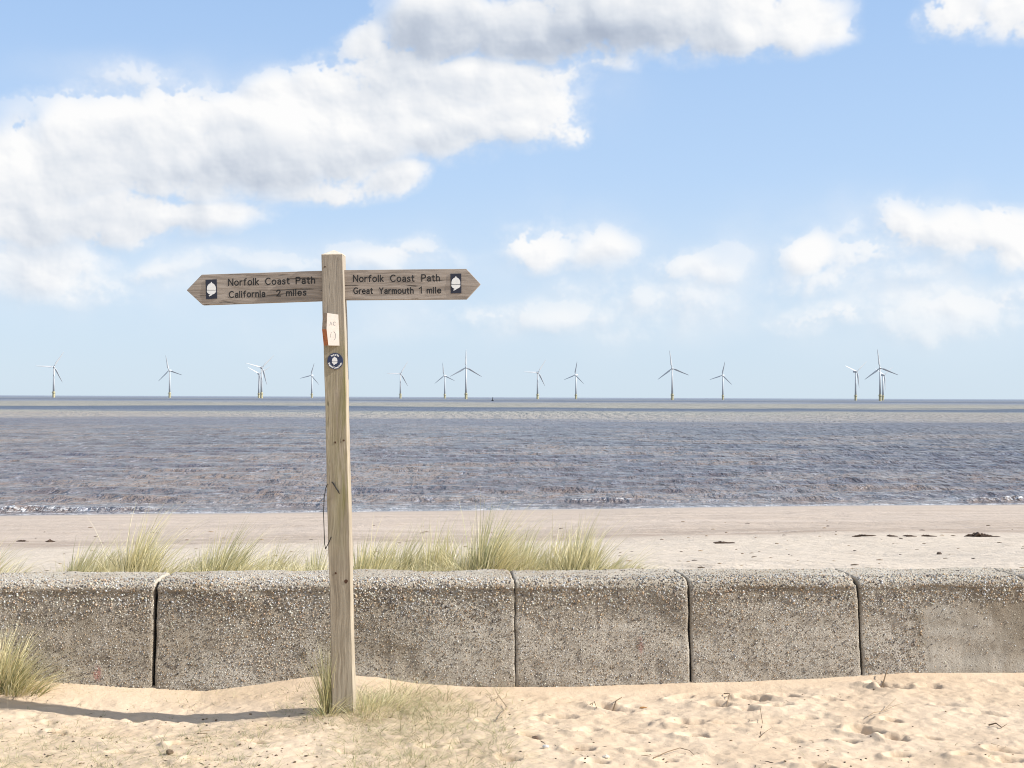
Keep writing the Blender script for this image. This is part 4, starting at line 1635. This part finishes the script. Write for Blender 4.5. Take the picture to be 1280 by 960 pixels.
for i, (hx, hy, ang, yw, lab) in enumerate(TURB):
    yh = 494.1 + 5.1 * hx / 1280
    zhub = 60.4 + SEA_Z
    D = (zhub - CAM_Z) * F_PX / (yh - hy)
    p = at(hx, hy, D)
    if i == 0:
        root = proto
        kids = list(proto.children)
    else:
        root = proto.copy()
        COL.objects.link(root)
        kids = []
        for ch in proto.children:
            c_ = ch.copy()
            COL.objects.link(c_)
            c_.parent = root
            kids.append(c_)
    root.location = (p.x, D, SEA_Z)
    root.rotation_euler = (0, 0, rad(yw))
    k = 0
    for c_ in kids:
        if c_.name.startswith('blade'):
            th_ = rad(90 - (ang + 120 * k))
            c_.rotation_euler = (0, th_, 0)
            k += 1
    tag(root, lab, 'wind turbine', 'offshore wind turbines along the horizon')

# distant marker buoy
bpz = at(615.8, 499.0, 1500)
v1 = tube([(0, 0, -.5), (0, 0, .9), (0, 0, 1.1)], 1.3, 12, [.8, 1, .55])
v2 = tube([(0, 0, 1.1), (0, 0, 3.2), (0, 0, 3.9)], .42, 8, [1.3, .7, .9])
M_BUOY = simple('dark_buoy_paint', (.03, .035, .04), .6, .2, 2)
buoy = build('buoy', *join([v1, v2]), M_BUOY, None, smooth=False)
buoy.location = (at(615.8, 500, 1500).x, 1500, SEA_Z)
tag(buoy, 'tiny dark buoy on the sea just right of the tall turbine with its blade up', 'buoy')

# ------------------------------------------------------------------ marram grass
STRAW = np.array([(.78, .68, .38), (.70, .60, .30), (.85, .77, .50), (.60, .51, .23)])
GREEN = np.array([(.28, .30, .12), (.38, .38, .16), (.46, .44, .20), (.20, .22, .09)])


def blades(n, cx, cy, rx, ry, zfun, hmin, hmax, lean_x, spread, green, width=.0034, nseg=5, droop=.5, lean_y=0.0, jit=.14, dark=1.0, pal=None):
    """many thin tapering bent blades as one vertex/face array"""
    r = np.sqrt(rng.random(n)) 
    a = rng.uniform(0, 2 * math.pi, n)
    bx = cx + np.cos(a) * r * rx
    by = cy + np.sin(a) * r * ry
    bz = zfun(bx, by) - .02
    h = rng.uniform(hmin, hmax, n) * (1 - .25 * r)
    # direction of lean: outwards from the centre plus wind
    lx = np.cos(a) * r * spread + lean_x + rng.normal(0, jit + spread * .25, n)
    ly = np.sin(a) * r * spread + lean_y + rng.normal(0, jit + spread * .25, n)
    dr = droop * rng.uniform(.3, 1.5, n)
    t = np.linspace(0, 1, nseg + 1)[None, :]
    h_ = h[:, None]
    px_ = bx[:, None] + h_ * (lx[:, None] * (t * .7 + dr[:, None] * t ** 2.4))
    py_ = by[:, None] + h_ * (ly[:, None] * (t * .7 + dr[:, None] * t ** 2.4))
    l2 = np.sqrt(lx ** 2 + ly ** 2)[:, None]
    pz_ = bz[:, None] + h_ * (t - np.clip(l2, 0, 1.2) * dr[:, None] * .38 * t ** 2.6)
    wd = width * rng.uniform(.6, 1.4, n)[:, None] * (1 - t ** 1.6 * .93) * .5
    wa = rng.uniform(-.9, .9, n)[:, None]
    wx = np.cos(wa) * wd
    wy = np.sin(wa) * wd
    A = np.stack([px_ - wx, py_ - wy, pz_], -1)
    B = np.stack([px_ + wx, py_ + wy, pz_], -1)
    V_ = np.stack([A, B], 2).reshape(n, -1, 3)
    f0 = np.array([[2 * i, 2 * i + 1, 2 * i + 3, 2 * i + 2] for i in range(nseg)])
    F_ = (f0[None] + (np.arange(n) * (2 * (nseg + 1)))[:, None, None]).reshape(-1, 4)
    g = rng.random(n) < green
    c = np.where(g[:, None], GREEN[rng.integers(0, 4, n)], STRAW[rng.integers(0, 4, n)]) * rng.uniform(.7, 1.2, (n, 1)) * dark
    if pal is not None:
        c = np.array(pal)[rng.integers(0, len(pal), n)] * rng.uniform(.7, 1.2, (n, 1))
    # blades dry towards the tip
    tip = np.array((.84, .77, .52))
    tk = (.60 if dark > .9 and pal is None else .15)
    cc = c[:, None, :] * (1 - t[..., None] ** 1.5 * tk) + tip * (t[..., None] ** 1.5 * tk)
    cc = cc * np.interp(t, [0, .30], [.62, 1.0])[..., None]  # darker blade foot: brown sheath, and shading put into the colour
    C_ = np.repeat(cc, 2, axis=1).reshape(n, -1, 3)
    return V_.reshape(-1, 3), F_, C_.reshape(-1, 3)


def merge(lst):
    V_, F_, C_ = [], [], []
    o = 0
    for v, f, c in lst:
        V_.append(v)
        F_.append(f + o)
        C_.append(c)
        o += len(v)
    return np.concatenate(V_), np.concatenate(F_), np.concatenate(C_)


bz_fun = lambda x_, y_: beach_z(x_, y_)
sz_fun = lambda x_, y_: sand_z(x_, y_)
G1 = 'marram grass clumps growing behind the sea wall'
# px, half width px, top py, depth, blades, green share, lean, label
CL = [
    (-25, 30, 668, 8.6, 420, .30, .30, 'pale marram clump cut by the left edge of the photo, behind the wall'),
    (8, 22, 694, 8.5, 260, .25, .45, 'low thin marram clump behind the wall near the left edge'),
    (100, 26, 674, 8.5, 520, .35, .30, 'medium marram clump at the left foot of the tallest left-hand clump'),
    (138, 26, 664, 8.7, 520, .40, .35, 'marram clump directly left of the tallest clump left of the signpost'),
    (178, 30, 641, 8.5, 900, .35, .22, 'tallest straw-tipped marram clump left of the signpost, behind the first wall joint'),
    (252, 18, 670, 8.6, 360, .55, .42, 'small leaning green clump between the tall left clump and the dark spiky one'),
    (280, 18, 652, 8.4, 520, .85, .30, 'dark green spiky marram clump between the first joint and the signpost'),
    (312, 24, 668, 8.6, 420, .30, .28, 'pale feathery clump to the right of the dark green spiky one'),
    (350, 30, 676, 8.8, 480, .18, .20, 'bleached thin straw clump midway between the dark clump and the signpost'),
    (398, 16, 676, 8.4, 330, .60, .05, 'greenish clump peeping out just left of the signpost post'),
    (470, 24, 660, 8.4, 640, .50, .22, 'dark-hearted marram clump just right of the signpost post'),
    (505, 26, 662, 8.6, 520, .30, .18, 'straw-coloured clump next right of the dark-hearted one by the signpost'),
    (545, 26, 652, 8.7, 560, .25, -.02, 'bushy pale clump midway between the signpost and the tallest right-hand clump'),
    (608, 28, 636, 8.4, 900, .55, .12, 'tallest dark-based marram clump, right of the signpost'),
    (652, 28, 648, 8.6, 680, .50, .10, 'wide grey-green clump next right of the tallest right-hand clump'),
    (698, 28, 656, 8.7, 560, .40, .18, 'straw and green clump between the wide grey-green clump and the bluish one'),
    (728, 26, 652, 8.4, 620, .70, .15, 'blue-green upright clump near the right end of the grass'),
    (775, 26, 684, 8.5, 480, .55, .45, 'low spreading clump at the right end of the grass, thinning out over the beach'),
]
for (px_, hw_, top_, D_, n_, gr_, ln_, lab) in CL:
    gr_ = gr_ * .75
    ln_ = ln_ + .10
    c0 = at(px_, 700, D_)
    zb = float(beach_z(np.array([c0.x]), np.array([D_]))[0])
    ht = at(px_, top_, D_).z - zb
    rx_ = hw_ * D_ / F_PX
    parts_ = []
    nt = 5
    for q_ in range(nt):
        sx_ = (q_ + .5) / nt * 2 - 1 + random.uniform(-.2, .2)
        hk = (1 - .42 * abs(sx_) ** 1.5) * random.uniform(.72, 1.08)
        cx_ = c0.x - ln_ * ht * .4 + sx_ * rx_ * .85
        cy_ = D_ + random.uniform(-.09, .10)
        gk = float(np.clip(gr_ + random.uniform(-.35, .35), 0, 1))
        tl = ln_ + random.uniform(-.10, .12) + sx_ * .10
        parts_.append(blades(int(n_ * .10), cx_, cy_, rx_ * .20, .035, bz_fun, ht * .66 * hk, ht * 1.45 * hk, tl, .16, gk, droop=.40, width=.0052, jit=.075))
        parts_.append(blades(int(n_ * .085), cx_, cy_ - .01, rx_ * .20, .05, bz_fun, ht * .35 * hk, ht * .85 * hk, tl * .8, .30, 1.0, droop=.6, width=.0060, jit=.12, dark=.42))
    b_ = blades(int(n_ * .62), c0.x - ln_ * ht * .2, D_ - .03, rx_ * 1.35, .14, bz_fun, ht * .25, ht * .95, ln_ * .9, .5, gr_ * .5, droop=.8, width=.0046, jit=.20)
    d_ = blades(int(n_ * .05), c0.x - ln_ * ht * .3, D_ - .05, rx_ * .8, .08, bz_fun, ht * 1.1, ht * 1.6, ln_ * 1.3, .3, .0, width=.0036, droop=.7, jit=.12)
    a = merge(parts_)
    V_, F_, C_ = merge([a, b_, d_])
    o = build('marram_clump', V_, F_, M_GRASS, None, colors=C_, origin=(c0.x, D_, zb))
    tag(o, lab, 'grass clump', G1)
# low fringe of short grass running along the rear of the wall
fr_l = []
for (p0, p1, n_, hm) in [(70, 420, 2000, .21), (440, 600, 950, .21), (600, 810, 900, .17), (10, 70, 200, .10), (885, 955, 90, .07)]:
    for k in range(max(1, int((p1 - p0) / 18))):
        pc = p0 + (k + .5) * 18
        c0 = at(pc, 705, 8.1 + random.uniform(-.1, .35))
        fr_l.append(blades(int(n_ * 18 / (p1 - p0)), c0.x, c0.y, .06, .08, bz_fun, hm * .5, hm * 1.3, .3, .6, .22, nseg=4, droop=.8, width=.0042))
V_, F_, C_ = merge(fr_l)
o = build('fringe_grass', V_, F_, M_GRASS, None, colors=C_, origin=(0, 8.2, .4))
tag(o, 'short straggling grass along the rear of the sea wall', 'grass', kind='stuff')

# big tuft against the wall at the left edge
c0 = at(6, 850, 6.80)
z0 = float(sand_z(np.array([c0.x]), np.array([6.83]))[0])
ht = at(15, 764, 6.8).z - z0
L_ = [blades(420, c0.x - .06, 6.835, .11, .035, sz_fun, ht * .5, ht * 1.05, .12, .40, .22, droop=.5, width=.0042, jit=.1),
      blades(90, c0.x - .02, 6.835, .09, .03, sz_fun, ht * .3, ht * .7, .16, .5, 1.0, droop=.6, width=.005, dark=.5),
      blades(300, c0.x + .04, 6.83, .13, .04, sz_fun, ht * .25, ht * .65, .35, .7, .35, droop=.9, width=.004),
      blades(60, c0.x, 6.83, .10, .04, sz_fun, ht * .9, ht * 1.3, .5, .6, .0, width=.0018, droop=1.2)]
V_, F_, C_ = merge(L_)
o = build('marram_clump', V_, F_, M_GRASS, None, colors=C_, origin=(c0.x, 6.8, z0))
tag(o, 'yellow-green marram clump in front of the wall at the left edge', 'grass clump')

# narrow tuft hugging the left side of the post
c0 = at(412, 893, 6.53)
z0 = float(sand_z(np.array([c0.x]), np.array([6.53]))[0])
ht = at(408, 775, 6.53).z - z0
L_ = [blades(150, c0.x - .012, 6.545, .022, .025, sz_fun, ht * .5, ht * 1.05, -.035, .06, .80, width=.0030, droop=.3),
      blades(40, c0.x - .015, 6.53, .03, .03, sz_fun, ht * .5, ht * .95, -.06, .12, .15, width=.0028, droop=.5),
      blades(80, c0.x, 6.50, .05, .03, sz_fun, ht * .15, ht * .45, .0, .9, .45, width=.0028, droop=1.0),
      blades(14, c0.x + .01, 6.455, .02, .01, sz_fun, ht * .35, ht * .55, .75, .3, .0, width=.0030, droop=1.1)]
V_, F_, C_ = merge(L_)
o = build('marram_clump', V_, F_, M_GRASS, None, colors=C_, origin=(c0.x, 6.53, z0))
tag(o, 'narrow upright green tuft hugging the left side of the post foot', 'grass clump')

# wispy tuft to the right of the foot
c0 = at(470, 880, 6.5)
z0 = float(sand_z(np.array([c0.x]), np.array([6.5]))[0])
L_ = [blades(420, c0.x - .03, 6.55, .12, .14, sz_fun, .05, .17, .25, 1.0, .35, width=.0019, droop=.9),
      blades(60, c0.x + .07, 6.62, .14, .10, sz_fun, .08, .24, .2, .9, .15, width=.0016, droop=.9)]
V_, F_, C_ = merge(L_)
o = build('marram_clump', V_, F_, M_GRASS, None, colors=C_, origin=(c0.x, 6.5, z0))
tag(o, 'wispy low straw tuft on the sand to the right of the post foot', 'grass clump')

# thin creeping grass over the sand
sp = []


def scatter(n, x0, x1, y0, y1, hmin, hmax, green, width=.0024):
    for _ in range(int(n * 2.2)):
        px_ = random.uniform(x0, x1)
        py_ = random.uniform(y0, y1)
        c_ = on_z(px_, py_, .02)
        if wall_uv(c_.x, c_.y)[1] < .60:
            continue
        sp.append(blades(random.randint(5, 22), c_.x, c_.y, random.uniform(.02, .08), random.uniform(.02, .07), sz_fun, hmin, hmax, random.uniform(-.4, .4), 1.8, green, width=width, nseg=3, droop=1.1, pal=[(.36, .33, .16), (.28, .27, .12), (.44, .39, .22), (.20, .20, .09), (.50, .46, .28)]))


scatter(150, 430, 640, 868, 968, .03, .09, .40)
scatter(40, 440, 560, 856, 900, .05, .14, .40)
scatter(60, 380, 560, 905, 968, .02, .06, .40)
scatter(150, -30, 340, 905, 968, .025, .07, .40)
scatter(50, 20, 330, 880, 905, .02, .05, .4)
scatter(26, -20, 130, 885, 910, .02, .055, .40)
scatter(55, 60, 420, 848, 874, .02, .07, .40)
scatter(22, 40, 300, 876, 905, .015, .045, .5)
scatter(14, 620, 800, 930, 968, .015, .035, .4)
scatter(10, 1000, 1280, 925, 968, .015, .05, .4)
scatter(18, 340, 420, 870, 915, .03, .09, .5)
V_, F_, C_ = merge(sp)
o = build('creeping_grass', V_, F_, M_GRASS, None, colors=C_, origin=(0, 6, 0))
tag(o, 'thin creeping grass scattered over the foreground sand', 'grass', kind='stuff')

# small bits of root, shell and stem strewn over the sand
def bits(n, region, size, cols, zf):
    V_, F_, C_ = [], [], []
    o_ = 0
    xs = rng.uniform(region[0], region[1], n)
    ys = rng.uniform(region[2], region[3], n)
    for k in range(n):
        p = on_z(xs[k], ys[k], .02)
        if wall_uv(p.x, p.y)[1] < .60:
            continue
        z_ = float(zf(np.array([p.x]), np.array([p.y]))[0])
        s_ = size * random.uniform(.4, 1.5)
        a_ = random.uniform(0, 3.14)
        long_ = random.random() < .35
        sx_, sy_, sz_ = (s_ * 3.5, s_ * .25, s_ * .25) if long_ else (s_, s_ * .7, s_ * .5)
        v = ICO_V * np.array([sx_, sy_, sz_]) * (1 + .2 * rng.standard_normal((12, 1)))
        v = np.stack([v[:, 0] * math.cos(a_) - v[:, 1] * math.sin(a_), v[:, 0] * math.sin(a_) + v[:, 1] * math.cos(a_), v[:, 2]], -1)
        V_.append(v + np.array([p.x, p.y, z_ + sz_ * .4]))
        F_.append(ICO_F + o_)
        C_.append(np.repeat(np.array([cols[random.randrange(len(cols))]]) * random.uniform(.7, 1.2), 12, axis=0))
        o_ += 12
    return np.concatenate(V_), np.concatenate(F_), np.concatenate(C_)


BC = [(.10, .07, .045), (.16, .11, .07), (.06, .045, .035), (.22, .16, .10), (.28, .20, .12)]
V_, F_, C_ = merge([bits(260, (-40, 1320, 872, 970), .0042, BC, sz_fun), bits(110, (600, 1320, 925, 970), .0045, BC, sz_fun),
                    bits(160, (-40, 420, 885, 970), .0060, BC, sz_fun)])
o = build('strandline_bits', V_, F_, M_DEBRIS, None, colors=C_, origin=(0, 6, 0))
tag(o, 'tiny dark stems, roots and shell bits strewn over the sand', 'debris', kind='stuff')


def twig(pts, r, label, col=(.15, .105, .065), branch=None):
    pth = []
    for (x_, y_, lift) in pts:
        p = on_z(x_, y_, .02)
        p.z = float(sand_z(np.array([p.x]), np.array([p.y]))[0]) + r * .7 + lift
        pth.append(p)
    ps = [tube(pth, r, 6, list(np.linspace(1, .45, len(pth))))]
    if branch:
        i0, (bx_, by_, bl_) = branch
        p = on_z(bx_, by_, .02)
        p.z = float(sand_z(np.array([p.x]), np.array([p.y]))[0]) + bl_
        ps.append(tube([pth[i0], (pth[i0] + p) / 2 + Vector((0, 0, .004)), p], r * .6, 5, [1, .8, .4]))
    v_, f_ = join(ps)
    o_ = build('twig', v_, f_, M_DEBRIS, None, colors=np.tile(np.array(col), (len(v_), 1)), origin=tuple(pth[0]))
    tag(o_, label, 'twig', 'twigs and stems lying on the sand')


twig([(1092, 874, 0), (1101, 868, .02), (1108, 862, .035), (1111, 859, .04)], .0045, 'dark forked twig sticking out of a footprint below the last wall joint', branch=(1, (1104, 880, 0)))
twig([(1085, 904, .01), (1092, 902, .015), (1104, 900, .012), (1120, 890, .03)], .0022, 'thin curved pale stem below the forked twig', (.30, .22, .14), branch=(2, (1132, 895, .03)))
twig([(817, 949, .004), (835, 941, .012), (850, 936, .014), (862, 938, .012), (868, 944, .004)], .0024, 'arched thin stem at the bottom, right of centre', (.19, .13, .08))
twig([(764, 882, .0), (770, 879, .008), (777, 874, .016)], .0040, 'short brown twig poking up below the middle of the wall')
twig([(738, 880, .003), (743, 878, .006), (746, 884, .004)], .0026, 'small bent twig left of the short brown one')
twig([(1236, 912, .004), (1245, 914, .01), (1252, 918, .006), (1258, 916, .008)], .0034, 'dark knotted root piece near the right edge')
twig([(950, 922, .002), (953, 905, .02), (950, 898, .045)], .0022, 'small dark sprig standing up left of the largest footprints', branch=(0, (966, 916, .02)))
twig([(905, 872, .004), (912, 876, .008), (907, 884, .006)], .0028, 'dark curled stem under the right-hand half of the wall')
twig([(620, 903, .002), (634, 886, .012), (622, 874, .018), (618, 870, .03)], .0020, 'fine curling root strand right of the wispy tuft', (.28, .21, .13))


def lump(name, px_, py_, s3, col, label, cat, zf=sz_fun, gz=.02, seed=3, group=None, D=None):
    p = on_z(px_, py_, gz) if D is None else at(px_, py_, D)
    z_ = float(zf(np.array([p.x]), np.array([p.y]))[0])
    r_ = np.random.default_rng(seed)
    bm = bmesh.new()
    bmesh.ops.create_icosphere(bm, subdivisions=2, radius=1)
    v = np.array([q.co[:] for q in bm.verts])
    f = np.array([[q.index for q in t_.verts] for t_ in bm.faces])
    bm.free()
    v = v * (1 + .28 * fbm(v[:, 0:1] * 2 + seed, v[:, 1:2] * 2 + v[:, 2:3], 3, .6, seed))
    v = v * np.array(s3) + np.array([p.x, p.y, z_ + s3[2] * .45])
    c = np.tile(np.array(col), (len(v), 1)) * (1 + .25 * r_.standard_normal((len(v), 1)))
    o_ = build(name, v, f, M_DEBRIS, None, colors=np.clip(c, .01, .9), origin=(p.x, p.y, z_))
    tag(o_, label, cat, group)


lump('dry_leaf', 804, 882, (.018, .011, .006), (.34, .17, .06), 'orange-brown curled dry leaf on the sand below the middle of the wall', 'leaf', seed=4)
lump('pale_stone', 682, 934, (.014, .010, .009), (.62, .60, .56), 'small whitish stone on the sand, bottom centre', 'stone', seed=5)
lump('shell_fragment', 757, 947, (.016, .012, .009), (.60, .52, .42), 'pale shell fragment beside a dark footprint at the bottom centre', 'shell', seed=6)
lump('dark_stone', 212, 941, (.017, .013, .012), (.16, .115, .075), 'dark angular stone on the sand at the lower left', 'stone', seed=7)
lump('dark_stone', 669, 924, (.014, .010, .010), (.15, .10, .07), 'small dark stone left of the whitish one', 'stone', seed=8)

# seaweed and wrack on the beach
def beach_hit(px_, py_):
    d = ray(px_, py_)
    for D_ in np.arange(9, 60, .05):
        p = Vector((0, 0, CAM_Z)) + d * (D_ / d.y)
        if p.z <= float(beach_z(np.array([p.x]), np.array([p.y]))[0]):
            return p
    return at(px_, py_, 30)


def wrack(px_, py_, len_px, h_px, label, seed):
    p = beach_hit(px_, py_)
    k = p.y / F_PX
    r_ = np.random.default_rng(seed)
    parts = []
    n = int(10 + len_px * 1.2)
    for i in range(n):
        f = r_.uniform(-1, 1)
        x_ = p.x + f * len_px * k * .5
        hh = h_px * k * max(.15, (1 - abs(f + .35) ** 1.2 * .8))
        y_ = p.y + r_.uniform(-.12, .12)
        z_ = float(beach_z(np.array([x_]), np.array([y_]))[0])
        L = r_.uniform(.3, 1) * len_px * k * .12 + .04
        a = r_.uniform(-.5, .5)
        q0 = (x_ - L * math.cos(a), y_ - L * math.sin(a), z_ + .005)
        q1 = (x_, y_, z_ + hh * r_.uniform(.4, 1))
        q2 = (x_ + L * math.cos(a), y_ + L * math.sin(a), z_ + .005)
        parts.append(tube([q0, q1, q2], max(.012, hh * .35), 5, [.4, 1, .4]))
    v_, f_ = join(parts)
    c = np.tile(np.array((.075, .05, .035)), (len(v_), 1)) * (1 + .3 * r_.standard_normal((len(v_), 1)))
    o_ = build('seaweed_heap', v_, f_, M_DEBRIS, None, colors=np.clip(c, .01, .3), origin=tuple(p))
    tag(o_, label, 'seaweed', 'dark heaps of seaweed on the beach')


wrack(1228, 671, 34, 5.0, 'largest dark seaweed heap on the beach at the right', 1)
wrack(1160, 670.5, 12, 2.0, 'flat seaweed strip nearest left of the largest heap', 2)
wrack(1138, 670.5, 8, 1.6, 'thin faint seaweed strip between two others in the row', 3)
wrack(1115, 670.5, 7, 1.8, 'short seaweed strip second from the left in the row', 4)
wrack(1080, 670.3, 22, 1.9, 'long low seaweed strip at the left end of the row', 5)
wrack(62, 677.5, 7, 3.0, 'small dark seaweed knot on the beach at the far left', 6)
wrack(27, 677, 9, 1.8, 'flat seaweed strip left of the small knot', 7)
wrack(905, 679, 20, 1.6, 'faint curved seaweed line above the right-hand wall blocks', 8)
p = beach_hit(1174, 693)
lump('beach_stone', 1174, 693, (.030, .025, .022), (.10, .075, .06), 'dark stone alone on the pale beach below the seaweed row', 'stone', zf=bz_fun, D=p.y, seed=9)
# small dark stones on the beach: shingle, and stand-ins for footprints' shadows
V_, F_, C_ = [], [], []
o_ = 0
for k in range(190):
    px_ = random.uniform(-60, 1340)
    y_ = 9.5 + 26 * random.random() ** 1.3
    x_ = (px_ - 640) / F_PX * y_
    z_ = float(beach_z(np.array([x_]), np.array([y_]))[0])
    s_ = random.uniform(.008, .022) * (y_ / 16) ** .6
    v = ICO_V * np.array([s_ * random.uniform(1, 2.4), s_, s_ * .6]) + np.array([x_, y_, z_])
    V_.append(v)
    F_.append(ICO_F + o_)
    C_.append(np.repeat(np.array([BC[random.randrange(5)]]), 12, axis=0))
    o_ += 12
o = build('shingle_and_print_shade', np.concatenate(V_), np.concatenate(F_), M_DEBRIS, None, colors=np.concatenate(C_), origin=(0, 15, 0))
tag(o, 'scattered small stones, wrack bits and dark stand-ins for footprint shadows over the beach', 'shingle', kind='stuff')
